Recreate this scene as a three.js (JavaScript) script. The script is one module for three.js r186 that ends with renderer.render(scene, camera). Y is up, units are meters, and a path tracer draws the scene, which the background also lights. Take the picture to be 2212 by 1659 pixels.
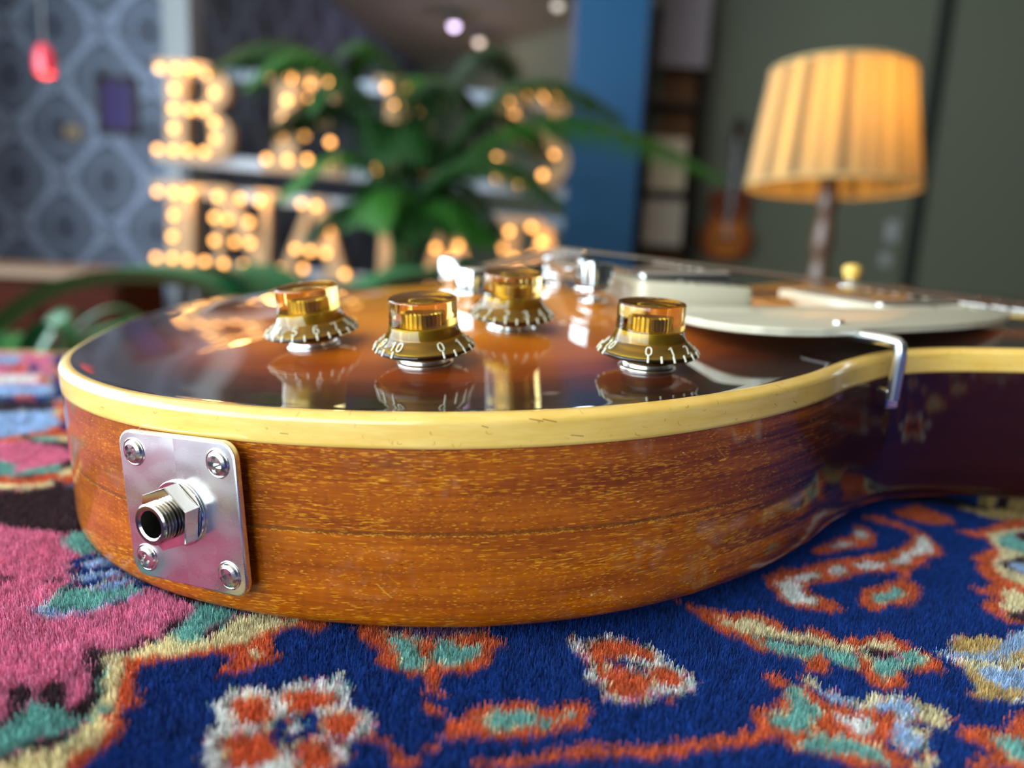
import * as THREE from 'three';
import { RoundedBoxGeometry } from 'three/addons/geometries/RoundedBoxGeometry.js';
import { TextGeometry } from 'three/addons/geometries/TextGeometry.js';
import { FontLoader } from 'three/addons/loaders/FontLoader.js';
import { RectAreaLightUniformsLib } from 'three/addons/lights/RectAreaLightUniformsLib.js';
import { mergeGeometries, mergeVertices, toCreasedNormals } from 'three/addons/utils/BufferGeometryUtils.js';
import { ImprovedNoise } from 'three/addons/math/ImprovedNoise.js';
import { Brush, Evaluator, SUBTRACTION } from 'three-bvh-csg';

// ---------------------------------------------------------------- camera, light, exposure
const scene = new THREE.Scene();
const renderer = new THREE.WebGLRenderer({ antialias: true });
renderer.toneMapping = THREE.LinearToneMapping;
renderer.toneMappingExposure = 1.18;
renderer.shadowMap.enabled = true;
RectAreaLightUniformsLib.init();

const camera = new THREE.PerspectiveCamera(53.08, 4 / 3, 0.02, 60);
camera.position.set(0, 0.0856, 0);
camera.quaternion.set(-0.095817, 0.002342, 0.02432, 0.995099);
camera.focus = 0.174;
camera.userData.fStop = 6.7;

scene.background = new THREE.Color(0.75, 0.87, 1.0);     // overcast sky outside the windows

const ROOM = { floor: -0.75, ceil: 1.85, right: 4.6 };
// walls with windows, outside the frame: to the left of the camera and behind it; each from a to b (x, z), windows by their middles along the wall
const WINDOW_WALLS = [
  { name: 'wall_left', a: [-3.46, -4.75], b: [-2.0, 2.2], at: [2.4, 3.6, 4.8, 6.0] },
  { name: 'wall_front', a: [-2.0, 2.2], b: [4.7, 2.6], at: [0.8] },
];
const WIN = { w: 1.05, y0: 0.02, y1: 1.66 };
const DAY = 5.6;
for (const wall of WINDOW_WALLS) {                       // daylight: a soft area light outside each window
  const dx = wall.b[0] - wall.a[0], dz = wall.b[1] - wall.a[1], L = Math.hypot(dx, dz), nx = -dz / L, nz = dx / L;   // into the room
  for (const s of wall.at) {
    const l = new THREE.RectAreaLight(new THREE.Color(0.74, 0.9, 0.98), DAY, WIN.w + 0.5, WIN.y1 - WIN.y0 + 0.4), x = wall.a[0] + dx * s / L, z = wall.a[1] + dz * s / L, y = (WIN.y0 + WIN.y1) / 2;
    l.name = 'daylight'; l.position.set(x - nx * 0.4, y, z - nz * 0.4); l.lookAt(x - nx * 2, y, z - nz * 2); scene.add(l);
  }
}

// ---------------------------------------------------------------- helpers
let seed = 7;
const rnd = () => { seed = (seed + 0x6d2b79f5) | 0; let t = Math.imul(seed ^ (seed >>> 15), 1 | seed); t = (t + Math.imul(t ^ (t >>> 7), 61 | t)) ^ t; return ((t ^ (t >>> 14)) >>> 0) / 4294967296; };
const rr = (a, b) => a + (b - a) * rnd();
const noise = new ImprovedNoise();
const V3 = (x, y, z) => new THREE.Vector3(x, y, z);
const clamp = (x, a, b) => Math.min(b, Math.max(a, x));
const smooth = (t) => { t = clamp(t, 0, 1); return t * t * (3 - 2 * t); };
const taken = new Map();
function numbered(name) { const n = taken.get(name) ?? 0; taken.set(name, n + 1); return n ? name + '_' + String(n).padStart(3, '0') : name; }
function lit(o) { o.castShadow = true; o.receiveShadow = true; return o; }
function part(name, geo, mat, parent) { const m = lit(new THREE.Mesh(geo, mat)); m.name = name; parent.add(m); return m; }
function tag(o, label, category, group) { o.userData.label = label; o.userData.category = category; if (group) o.userData.group = group; return o; }
function thing(name, label, category, pos = [0, 0, 0], group) { const g = new THREE.Group(); g.name = numbered(name); g.position.set(...pos); scene.add(g); return tag(g, label, category, group); }
function solo(name, geo, mat, label, category, group) { const m = part(numbered(name), geo, mat, scene); return tag(m, label, category, group); }
function struct(name, geo, mat) { const m = part(name, geo, mat, scene); m.userData.kind = 'structure'; return m; }
const std = (color, roughness = 0.6, extra = {}) => new THREE.MeshStandardMaterial({ color, roughness, ...extra });
const phys = (color, roughness = 0.6, extra = {}) => new THREE.MeshPhysicalMaterial({ color, roughness, ...extra });
function box(w, h, d, x = 0, y = 0, z = 0, r = 0) { const g = r ? new RoundedBoxGeometry(w, h, d, 3, r) : new THREE.BoxGeometry(w, h, d); g.translate(x, y, z); return g; }
function cyl(r0, r1, h, x = 0, y = 0, z = 0, n = 32) { const g = new THREE.CylinderGeometry(r0, r1, h, n); g.translate(x, y, z); return g; }
function lathe(pts, n = 64) { return new THREE.LatheGeometry(pts.map(([r, y]) => new THREE.Vector2(r, y)), n); }
const merge = (list) => mergeGeometries(list.map((g) => { const h = g.index ? g.toNonIndexed() : g; for (const k of Object.keys(h.attributes)) if (!['position', 'normal', 'uv'].includes(k)) h.deleteAttribute(k); return h; }));
function canvas(w, h, draw) { const c = document.createElement('canvas'); c.width = w; c.height = h; draw(c.getContext('2d'), w, h); return c; }
function texture(c, srgb = true) { const t = new THREE.CanvasTexture(c); t.wrapS = t.wrapT = THREE.RepeatWrapping; if (srgb) t.colorSpace = THREE.SRGBColorSpace; return t; }
function tubeAlong(points, radius, seg = 40, sides = 8) { return new THREE.TubeGeometry(new THREE.CatmullRomCurve3(points), seg, radius, sides, false); }
function splineLoop(P, n) {   // closed Catmull-Rom, resampled by arc length
  const c = new THREE.CatmullRomCurve3(P.map(([u, v]) => V3(u, 0, v)), true, 'centripetal'); c.arcLengthDivisions = 2000;
  return c.getSpacedPoints(n).slice(0, n).map((p) => [p.x, p.z]);
}
const chrome = std(new THREE.Color(0.78, 0.79, 0.8), 0.09, { metalness: 1 });
const nickel = std(new THREE.Color(0.72, 0.72, 0.72), 0.2, { metalness: 1 });
const DYE_NAMES = ['navy', 'orange', 'cream', 'teal', 'pink', 'brown', 'white', 'sky', 'tan', 'violet'];
const SIGN = [
  // letter, left, right, foot, top (millimetres in the sign's plane), bulbs as x, y
  ['B',-950,-586,25,469,[-901,418,-827,424,-759,426,-684,412,-833,333,-649,334,-836,247,-761,247,-697,253,-647,202,-836,160,-642,130,-911,60,-836,61,-766,67,-691,67]],
  ['E',-444,-58,14,469,[-402,421,-302,429,-205,409,-129,424,-314,329,-211,342,-328,252,-208,260,-334,165,-227,180,-107,162,-400,61,-301,64,-210,74,-110,70]],
  ['E',76,451,22,483,[141,423,237,431,311,434,401,436,184,356,307,336,183,264,291,252,184,160,307,171,112,60,211,68,314,67,422,76]],
  ['S',640,1016,30,497,[702,411,779,448,865,445,933,451,730,352,773,284,852,250,933,194,676,161,684,68,794,50,892,101]],
  ['I',-960,-691,-475,-86,[-911,-134,-835,-131,-763,-133,-834,-236,-841,-336,-918,-442,-840,-439,-763,-441]],
  ['N',-695,-356,-486,-81,[-627,-132,-518,-131,-430,-136,-641,-230,-577,-233,-476,-237,-639,-338,-542,-336,-469,-334,-683,-441,-594,-444,-500,-442,-438,-445]],
  ['A',-370,19,-484,-93,[-231,-129,-160,-134,-101,-243,-252,-343,-181,-348,-105,-350,-322,-446,-211,-432,-10,-441]],
  ['R',104,335,-464,-80,[194,-124,246,-147,253,-259,250,-314,296,-169,290,-432,190,-430]],
  ['A',325,622,-459,-79,[460,-154,523,-257,495,-325,414,-278,392,-445,464,-427,579,-406]],
  ['P',679,983,-427,-101,[759,-171,862,-141,917,-205,733,-250,792,-295,879,-280,743,-369,819,-352]],
];
const PALM = [
  // azimuth in degrees, reach, rise, droop, leaflets a side, leaflet length
  [182, 0.62, 0.72, 1.3, 56, 0.23], [168, 0.42, 0.66, 1.35, 50, 0.21], [200, 0.5, 0.54, 1.4, 48, 0.2], [5, 0.6, 0.64, 1.35, 54, 0.23], [10, 0.94, 0.52, 1.5, 64, 0.19], [352, 0.42, 0.52, 1.45, 48, 0.2], [22, 0.5, 0.42, 1.5, 48, 0.2],
  [160, 0.36, 0.4, 1.55, 44, 0.19], [340, 0.3, 0.7, 1.25, 44, 0.2], [150, 0.26, 0.6, 1.3, 44, 0.2], [30, 0.3, 0.28, 1.6, 40, 0.18], [175, 0.3, 0.24, 1.6, 40, 0.18], [80, 0.2, 0.5, 1.4, 40, 0.18], [270, 0.3, 0.66, 1.3, 40, 0.18], [300, 0.34, 0.44, 1.4, 40, 0.18], [355, 0.3, 0.36, 1.6, 40, 0.19], [190, 0.2, 0.7, 1.3, 44, 0.2], [15, 0.24, 0.58, 1.4, 44, 0.2], [60, 0.18, 0.3, 1.5, 40, 0.18], [120, 0.18, 0.3, 1.5, 40, 0.18],
];
// ---------------------------------------------------------------- electric guitar (own axes: x along the strings from the tail, y out of the top, z to the treble side; metres)
const guitar = thing('electric_guitar', 'tobacco sunburst electric guitar with cream binding lying flat on the patterned rug', 'guitar', [-0.15207, -0.00596, -0.29718]);
guitar.quaternion.set(0.006588, 0.086362, 0.024305, 0.995945);
const K = 0.001006;
const TRE = [[0, 0], [2, 40], [8, 75.8], [20, 104.3], [40, 129.8], [65, 148], [95, 160.1], [125, 165.4], [155, 163.3], [185, 153.4], [210, 139.2], [235, 120], [255, 108.5], [272, 106], [290, 109.2], [310, 116.1], [330, 126], [350, 134], [370, 137], [386, 132], [397, 120], [401, 106], [396, 93], [384, 83], [370, 74], [358, 62], [352, 48], [354, 36], [364, 30], [400, 28], [424, 26]];
const BAS = [[430, -28], [432, -48], [429, -68], [422, -92], [410, -113], [393, -130], [372, -140], [350, -139], [330, -131], [310, -119], [290, -110], [272, -107], [255, -111], [235, -121.5], [210, -139.2], [185, -153.4], [155, -163.3], [125, -165.4], [95, -160.1], [65, -148], [40, -129.8], [20, -104.3], [8, -75.8], [2, -40]];
const NO = 420;
const OUT = splineLoop([...TRE, ...BAS].map(([u, v]) => [u * K, v * K]), NO);
const NRM = OUT.map((_, i) => { const a = OUT[(i + NO - 1) % NO], b = OUT[(i + 1) % NO], dx = b[0] - a[0], dz = b[1] - a[1], l = Math.hypot(dx, dz); return [-dz / l, dx / l]; });  // outward
const ARC = [0]; for (let i = 0; i < NO; i++) { const a = OUT[i], b = OUT[(i + 1) % NO]; ARC.push(ARC[i] + Math.hypot(b[0] - a[0], b[1] - a[1])); }
function edgeDistance(u, v) { let m = 1; for (let i = 0; i < NO; i++) { const a = OUT[i], b = OUT[(i + 1) % NO], dx = b[0] - a[0], dz = b[1] - a[1]; const t = clamp(((u - a[0]) * dx + (v - a[1]) * dz) / (dx * dx + dz * dz), 0, 1); m = Math.min(m, Math.hypot(u - a[0] - t * dx, v - a[1] - t * dz)); } return m; }
function insideBody(u, v) { let s = false; for (let i = 0, j = NO - 1; i < NO; j = i++) { const a = OUT[i], b = OUT[j]; if ((a[1] > v) !== (b[1] > v) && u < ((b[0] - a[0]) * (v - a[1])) / (b[1] - a[1]) + a[0]) s = !s; } return s; }
const YB = 0.0432, YT = 0.0496;                      // foot and top of the binding
const rise = (u) => 0.0105 - 0.0075 * smooth((u - 0.19) / 0.19);    // the carve is highest under the bridge and falls towards the neck
const topY = (d, u) => YT + 0.0008 + rise(u) * smooth((d - 0.012) / 0.128);
const surfaceY = (u, v) => topY(edgeDistance(u, v), u);
function sweepRing(profile, close = false) {         // profile of [inset, y] swept round the outline; uv in metres along the edge and over the profile
  const pos = [], uv = [], idx = [], m = profile.length; let run = 0;
  for (let k = 0; k < m; k++) {
    if (k) run += Math.hypot(profile[k][0] - profile[k - 1][0], profile[k][1] - profile[k - 1][1]);
    for (let i = 0; i <= NO; i++) { const p = OUT[i % NO], n = NRM[i % NO], q = profile[k]; pos.push(p[0] - n[0] * q[0], q[1], p[1] - n[1] * q[0]); uv.push(ARC[i], q[1]); }
  }
  for (let k = 0; k < m - 1; k++) for (let i = 0; i < NO; i++) { const a = k * (NO + 1) + i, b = a + 1, c = a + NO + 1, d = c + 1; idx.push(a, b, c, b, d, c); }
  const g = new THREE.BufferGeometry(); g.setAttribute('position', new THREE.Float32BufferAttribute(pos, 3)); g.setAttribute('uv', new THREE.Float32BufferAttribute(uv, 2)); g.setIndex(idx); g.computeVertexNormals();
  if (g.attributes.normal.getX(NO * 0 + 1) * NRM[1][0] + g.attributes.normal.getZ(1) * NRM[1][1] < 0) { const a = g.index.array; for (let i = 0; i < a.length; i += 3) { const t = a[i]; a[i] = a[i + 1]; a[i + 1] = t; } g.computeVertexNormals(); }
  return g;
}
// mahogany of the sides: pores, ribbon figure, glue line, knocks, and the streaky tobacco stain that has soaked into the wood of the waist (in the photograph the cream binding right above that wood is as bright as anywhere, so the dark is stain)
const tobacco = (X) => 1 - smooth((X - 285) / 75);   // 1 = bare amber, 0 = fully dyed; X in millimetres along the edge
const MAH_W = 0.5, MAH_H = 0.05;
const mahogany = canvas(2048, 512, (c, w, h) => {
  const im = c.createImageData(w, h);
  for (let y = 0; y < h; y++) for (let x = 0; x < w; x++) {
    const X = x / w * MAH_W * 1000, Yv = (1 - y / h) * MAH_H * 1000;      // millimetres
    const a = noise.noise(X * 0.02, Yv * 0.16, 3.1), b = noise.noise(X * 0.06, Yv * 1.1, 8.2), f = noise.noise(X * 0.9, Yv * 0.25, 5.5), g = noise.noise(X * 0.25, Yv * 4, 1.5);
    const s = 0.5 + 0.32 * a + 0.2 * b + 0.1 * f + 0.12 * g, low = Yv < 21 + 3 * noise.noise(X * 0.01, 2, 2) ? 0.08 : 0, t = clamp(s + low, 0, 1);
    const i = (y * w + x) * 4;
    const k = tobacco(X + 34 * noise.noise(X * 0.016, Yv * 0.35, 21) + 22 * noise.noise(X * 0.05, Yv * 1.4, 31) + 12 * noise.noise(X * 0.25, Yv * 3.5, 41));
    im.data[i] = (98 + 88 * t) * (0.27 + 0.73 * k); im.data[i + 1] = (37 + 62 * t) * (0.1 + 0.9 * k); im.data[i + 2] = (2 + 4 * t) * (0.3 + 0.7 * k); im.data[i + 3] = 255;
  }
  c.putImageData(im, 0, 0);
  const px = w / (MAH_W * 1000), py = h / (MAH_H * 1000);
  const ends = 0.75;
  for (let i = 0; i < 34000; i++) {                                          // open pores filled gold, a few dark
    const X = rr(0, 500), Yv = rr(0, 50), density = 0.35 + 0.65 * (0.5 + noise.noise(X * 0.03, Yv * 0.2, 9));
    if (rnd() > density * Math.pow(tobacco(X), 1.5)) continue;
    const l = rr(0.3, 0.8) + (noise.noise(X * 0.012, Yv * 0.07, 4) > 0.02 ? rr(0, 1.7) : 0), lean = 0.06 * noise.noise(X * 0.02, Yv * 0.05, 12) + (Yv < 18 ? -0.07 : 0.01);
    c.strokeStyle = rnd() < 0.16 ? 'rgba(70,28,6,0.75)' : `rgba(${232 + 20 * rnd() | 0},${160 + 30 * rnd() | 0},${30 + 20 * rnd() | 0},${0.45 + 0.55 * rnd() * ends})`;
    c.lineWidth = rr(0.8, 1.4); c.beginPath(); c.moveTo(X * px, h - Yv * py); c.lineTo((X + l) * px, h - (Yv - l * lean) * py); c.stroke();
  }
  const seamY = (X) => 24.5 + 0.9 * noise.noise(X * 0.01, 1, 1) - 0.004 * (X - 150);
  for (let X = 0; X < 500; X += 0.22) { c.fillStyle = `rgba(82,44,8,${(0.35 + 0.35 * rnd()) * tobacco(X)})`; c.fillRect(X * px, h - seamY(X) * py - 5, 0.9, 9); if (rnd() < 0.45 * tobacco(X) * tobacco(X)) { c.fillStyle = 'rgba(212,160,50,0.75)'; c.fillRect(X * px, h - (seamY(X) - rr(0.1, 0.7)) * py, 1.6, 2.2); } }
  c.fillStyle = 'rgba(120,20,10,0.85)'; c.fillRect(0, h - 43.3 * py, w, 3);
  for (let i = 0; i < 46; i++) {                                             // scratches and knocks, most along the lower edge
    const low = rnd() < 0.7, X = rr(60, 290), Yv = low ? rr(3, 9) : rr(6, 40), an = rr(-1, 1), l = rr(0.6, low ? 4 : 9);
    c.strokeStyle = `rgba(232,176,70,${0.25 + 0.5 * rnd()})`; c.lineWidth = rr(0.6, 1.4); c.beginPath(); c.moveTo(X * px, h - Yv * py); c.quadraticCurveTo((X + l * 0.5) * px, h - (Yv + an * l * 0.6) * py, (X + l) * px, h - (Yv + an * l) * py); c.stroke();
    if (rnd() < 0.4) { c.fillStyle = 'rgba(240,214,150,0.85)'; c.beginPath(); c.ellipse(X * px, h - Yv * py, rr(0.8, 2), rr(1.2, 3), 0, 0, 7); c.fill(); }
  }
});
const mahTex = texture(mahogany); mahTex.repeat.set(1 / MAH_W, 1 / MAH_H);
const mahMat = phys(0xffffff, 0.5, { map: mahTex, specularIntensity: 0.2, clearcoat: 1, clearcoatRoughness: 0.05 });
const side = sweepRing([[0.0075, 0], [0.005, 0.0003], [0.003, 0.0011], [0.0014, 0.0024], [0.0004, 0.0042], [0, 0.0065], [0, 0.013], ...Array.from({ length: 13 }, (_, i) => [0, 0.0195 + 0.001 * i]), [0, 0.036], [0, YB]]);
const JACK = V3(0.05775, 0.0257, 0.1446);   // a hole is left in the side for the jack, open to the hollow inside
function arcPart(g, keep) { const h = g.clone(), a = g.index.array, u = g.attributes.uv, q = g.attributes.position, out = [], m = V3(), v = V3(); for (let i = 0; i < a.length; i += 3) { m.set(0, 0, 0); for (let k = 0; k < 3; k++) m.add(v.fromBufferAttribute(q, a[i + k])); if (m.divideScalar(3).distanceTo(JACK) < 0.0048) continue; if (keep((u.getX(a[i]) + u.getX(a[i + 1]) + u.getX(a[i + 2])) / 3)) out.push(a[i], a[i + 1], a[i + 2]); } h.setIndex(out); return h; }
{ // both sides carry the same grain, mirrored at the tail; round the horn and the neck joint it runs to and fro over the dyed stretch
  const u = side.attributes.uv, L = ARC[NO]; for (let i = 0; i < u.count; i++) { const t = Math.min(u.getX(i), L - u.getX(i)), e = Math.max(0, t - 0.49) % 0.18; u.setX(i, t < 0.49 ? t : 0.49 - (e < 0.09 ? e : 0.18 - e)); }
}
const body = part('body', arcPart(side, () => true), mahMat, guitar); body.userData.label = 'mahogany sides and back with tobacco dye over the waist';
{ // flat back
  const s = new THREE.Shape(OUT.map((p, i) => new THREE.Vector2(p[0] - NRM[i][0] * 0.0075, p[1] - NRM[i][1] * 0.0075))), g = new THREE.ShapeGeometry(s); g.rotateX(Math.PI / 2); part('back', g, mahMat, body);
}
// binding
const bindCanvas = canvas(2048, 64, (c, w, h) => {
  const im = c.createImageData(w, h);
  for (let y = 0; y < h; y++) for (let x = 0; x < w; x++) { const n = noise.noise(x * 0.012, y * 0.06, 2) + 0.5 * noise.noise(x * 0.05, y * 0.2, 7), i = (y * w + x) * 4; im.data[i] = 228 + 9 * n; im.data[i + 1] = 184 + 13 * n; im.data[i + 2] = 92 + 20 * n; im.data[i + 3] = 255; }
  c.putImageData(im, 0, 0);
  for (let i = 0; i < 130; i++) { c.strokeStyle = `rgba(150,98,20,${0.12 + 0.35 * rnd()})`; c.lineWidth = rr(0.8, 2); const x = rr(0, w), y = rr(4, h - 4); c.beginPath(); c.moveTo(x, y); c.quadraticCurveTo(x + rr(-3, 3), y + rr(2, 8), x + rr(-6, 8), y + rr(-2, 8)); c.stroke(); }
  for (let i = 0; i < 8; i++) { c.strokeStyle = 'rgba(70,40,10,0.6)'; c.lineWidth = 1.4; const x = rr(0, w), y = rr(10, h - 14); c.beginPath(); c.moveTo(x, y); c.lineTo(x + rr(6, 18), y + rr(-2, 6)); c.stroke(); }
});
const bindTex = texture(bindCanvas); bindTex.repeat.set(1 / 0.35, 1 / 0.008); bindTex.offset.set(0, -YB / 0.008);
const creamBinding = phys(0xffffff, 0.35, { map: bindTex, clearcoat: 0.8, clearcoatRoughness: 0.08 });
const bind = part('binding', sweepRing([[0.0004, YB - 0.0001], [-0.00018, YB], [-0.00022, YB + 0.0008], [-0.0002, YT - 0.0013], [0, YT - 0.0006], [0.0003, YT - 0.00015], [0.0008, YT + 0.00015], [0.0018, YT + 0.00055], [0.003, YT + 0.00085], [0.0033, YT + 0.0003]]), creamBinding, guitar);
bind.userData.label = 'aged cream plastic binding round the guitar top';
// carved top
{
  const RINGS = 46, pos = [], col = [], uv = [], idx = [];
  const stops = [[0, [0.014, 0.0035, 0.002]], [0.012, [0.024, 0.005, 0.002]], [0.024, [0.1, 0.015, 0.002]], [0.038, [0.3, 0.05, 0.003]], [0.056, [0.6, 0.14, 0.006]], [0.085, [0.85, 0.27, 0.014]], [0.16, [0.9, 0.38, 0.03]]];
  const burst = (d) => { for (let i = 1; i < stops.length; i++) if (d < stops[i][0]) { const t = smooth((d - stops[i - 1][0]) / (stops[i][0] - stops[i - 1][0])); return stops[i][1].map((c, k) => stops[i - 1][1][k] * (1 - t) + c * t); } return stops[stops.length - 1][1]; };
  for (let k = 0; k <= RINGS; k++) for (let i = 0; i <= NO; i++) {
    const p = OUT[i % NO], n = NRM[i % NO], e = [p[0] - n[0] * 0.003, p[1] - n[1] * 0.003], t = Math.pow(k / RINGS, 1.25), c = [clamp(p[0], 0.1, 0.33), 0];
    const u = e[0] + (c[0] - e[0]) * t, v = e[1] + (c[1] - e[1]) * t, d = k === 0 ? 0.003 : edgeDistance(u, v), b = burst(d + 0.004 * noise.noise(u * 30, v * 30, 1));
    pos.push(u, topY(d, u) + (k === 0 ? 0.00005 : 0), v); col.push(...b); uv.push(u, v);
    if (k < RINGS && i < NO) { const a = k * (NO + 1) + i; idx.push(a, a + NO + 1, a + 1, a + 1, a + NO + 1, a + NO + 2); }
  }
  const g = new THREE.BufferGeometry(); g.setAttribute('position', new THREE.Float32BufferAttribute(pos, 3)); g.setAttribute('color', new THREE.Float32BufferAttribute(col, 3)); g.setAttribute('uv', new THREE.Float32BufferAttribute(uv, 2)); g.setIndex(idx); g.computeVertexNormals();
  if (g.attributes.normal.getY(20 * (NO + 1)) < 0) { const a = g.index.array; for (let i = 0; i < a.length; i += 3) { const t = a[i]; a[i] = a[i + 1]; a[i + 1] = t; } g.computeVertexNormals(); }
  const grain = texture(canvas(1024, 1024, (c, w, h) => { const im = c.createImageData(w, h); for (let y = 0; y < h; y++) for (let x = 0; x < w; x++) { const s = 226 + 22 * noise.noise(x * 0.006, y * 0.16, 3) + 14 * noise.noise(x * 0.02, y * 0.6, 6), i = (y * w + x) * 4; im.data[i] = s + 4; im.data[i + 1] = s; im.data[i + 2] = s - 6; im.data[i + 3] = 255; } c.putImageData(im, 0, 0); })); grain.repeat.set(1 / 0.3, 1 / 0.12);
  const top = part('top', g, phys(0xffffff, 0.5, { specularIntensity: 0.2, vertexColors: true, map: grain, clearcoat: 1, clearcoatRoughness: 0.025 }), guitar); top.userData.label = 'carved maple top dyed amber to dark brown under gloss lacquer';
}
// a thing on the top at (u, v): group with y along the surface normal
function onTop(name, u, v, lift = 0, parent = guitar) {
  const e = 0.004, n = V3(surfaceY(u - e, v) - surfaceY(u + e, v), 2 * e, surfaceY(u, v - e) - surfaceY(u, v + e)).normalize(), g = new THREE.Group();
  g.name = name; g.position.set(u, surfaceY(u, v), v).addScaledVector(n, lift); g.quaternion.setFromUnitVectors(V3(0, 1, 0), n); parent.add(g); return g;
}
const font = await new FontLoader().loadAsync('fonts/droid/droid_sans_regular.typeface.json');
const serif = await new FontLoader().loadAsync('fonts/droid/droid_serif_bold.typeface.json');
// control knobs
const amber = phys(new THREE.Color(1, 1, 1), 0.02, { transmission: 1, thickness: 0.01, ior: 1.48, attenuationColor: new THREE.Color(0.9, 0.66, 0.26), attenuationDistance: 0.014 });
const goldPaint = std(new THREE.Color(0.42, 0.255, 0.012), 0.32, { metalness: 0.85 });
const brass = std(new THREE.Color(0.62, 0.45, 0.1), 0.3, { metalness: 1 });
const printWhite = std(new THREE.Color(0.66, 0.62, 0.46), 0.5);
const mm = (pts) => pts.map(([r, y]) => [r / 1000, y / 1000]);
const shellGeo = lathe(mm([[0, 0.5], [11.6, 0.4], [12.6, 0], [13.1, 0.25], [13.3, 0.7], [13.2, 1.1], [12.7, 1.5], [11.9, 2.1], [11.0, 2.9], [10.2, 3.8], [9.6, 4.8], [9.22, 6], [9.06, 7.4], [9.0, 9], [8.98, 10.8], [8.95, 13.3], [8.75, 13.75], [8.3, 13.9], [7.9, 13.6], [0, 13.45]]), 96);
const goldGeo = lathe(mm([[0, 0.7], [11.9, 0.7], [12.4, 0.95], [12.2, 1.2], [11.4, 1.7], [10.4, 2.35], [9.5, 3.0], [9.0, 3.35], [8.4, 3.5], [8.25, 3.8], [8.1, 6.5], [7.9, 6.85], [7.4, 6.95], [3.2, 6.95], [0, 6.95]]), 96);
const splineGeo = (() => { const s = new THREE.Shape(), n = 24; for (let i = 0; i < n * 4; i++) { const a = i / (n * 4) * Math.PI * 2, r = (i % 4 < 2 ? 3.7 : 3.2) / 1000; s[i ? 'lineTo' : 'moveTo'](Math.cos(a) * r, Math.sin(a) * r); } const g = new THREE.ExtrudeGeometry(s, { depth: 0.0032, bevelEnabled: true, bevelSize: 0.00025, bevelThickness: 0.0003, bevelSegments: 1 }); g.rotateX(-Math.PI / 2); g.translate(0, 0.0069, 0); return g; })();
const potGeo = merge([lathe(mm([[0, -3.8], [7.5, -3.8], [7.7, -3.5], [7.5, -3.1], [7.0, -2.9], [6.9, -2.7], [6.8, -0.2], [0, -0.2]]), 48), lathe(mm([[0, -0.3], [4.4, -0.3], [4.4, 0.9], [0, 0.9]]), 24)]);
function numerals(zero) {
  const list = [];
  for (let i = 0; i <= 10; i++) {
    const g = new TextGeometry(String(i), { font, size: 0.0027, depth: 0.00022, curveSegments: 4, bevelEnabled: false });
    g.computeBoundingBox(); const b = g.boundingBox; g.translate(-(b.max.x + b.min.x) / 2, -(b.max.y + b.min.y) / 2, 0);
    g.rotateX(-0.85); g.translate(0, 0.0029, 0.01112); g.rotateY(zero + i * Math.PI / 6); list.push(g);
  }
  return merge(list);
}
const tickGeo = (() => { const list = []; for (let i = 0; i <= 20; i++) { const g = new RoundedBoxGeometry(0.00056, 0.0019, 0.00045, 2, 0.0002); g.rotateX(-0.55); g.translate(0, 0.0013, 0.01303); g.rotateY(i * Math.PI / 12); list.push(g); } return merge(list); })();
function knob(u, v, zero, label) {
  const k = onTop('control_knob', u / 1000, v / 1000, 0.0037); k.userData.label = label;
  const s = part('knob_shell', shellGeo, amber, k); s.userData.label = 'clear amber plastic bell';
  part('knob_core', splineGeo, brass, k); part('knob_skirt', goldGeo, goldPaint, k); part('pot_nut', potGeo, nickel, k);
  part('numerals', numerals(zero), printWhite, k);
  const t = part('tick_marks', tickGeo, printWhite, k); t.rotation.y = zero;
}
const R = Math.PI / 180;
knob(113.1, 114.9, 19 * R, 'front knob with 9, 10, 0 and 1 facing out');
knob(171.6, 124.3, -19 * R, 'knob nearest the pickguard with 10, 0, 1 and 2 facing out');
knob(82.1, 87.8, -169 * R, 'knob nearest the tail with 4, 5, 6 and 7 facing out');
knob(141.7, 81.5, -77 * R, 'knob nearest the tailpiece with 1, 2, 3 and 4 facing out');
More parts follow.
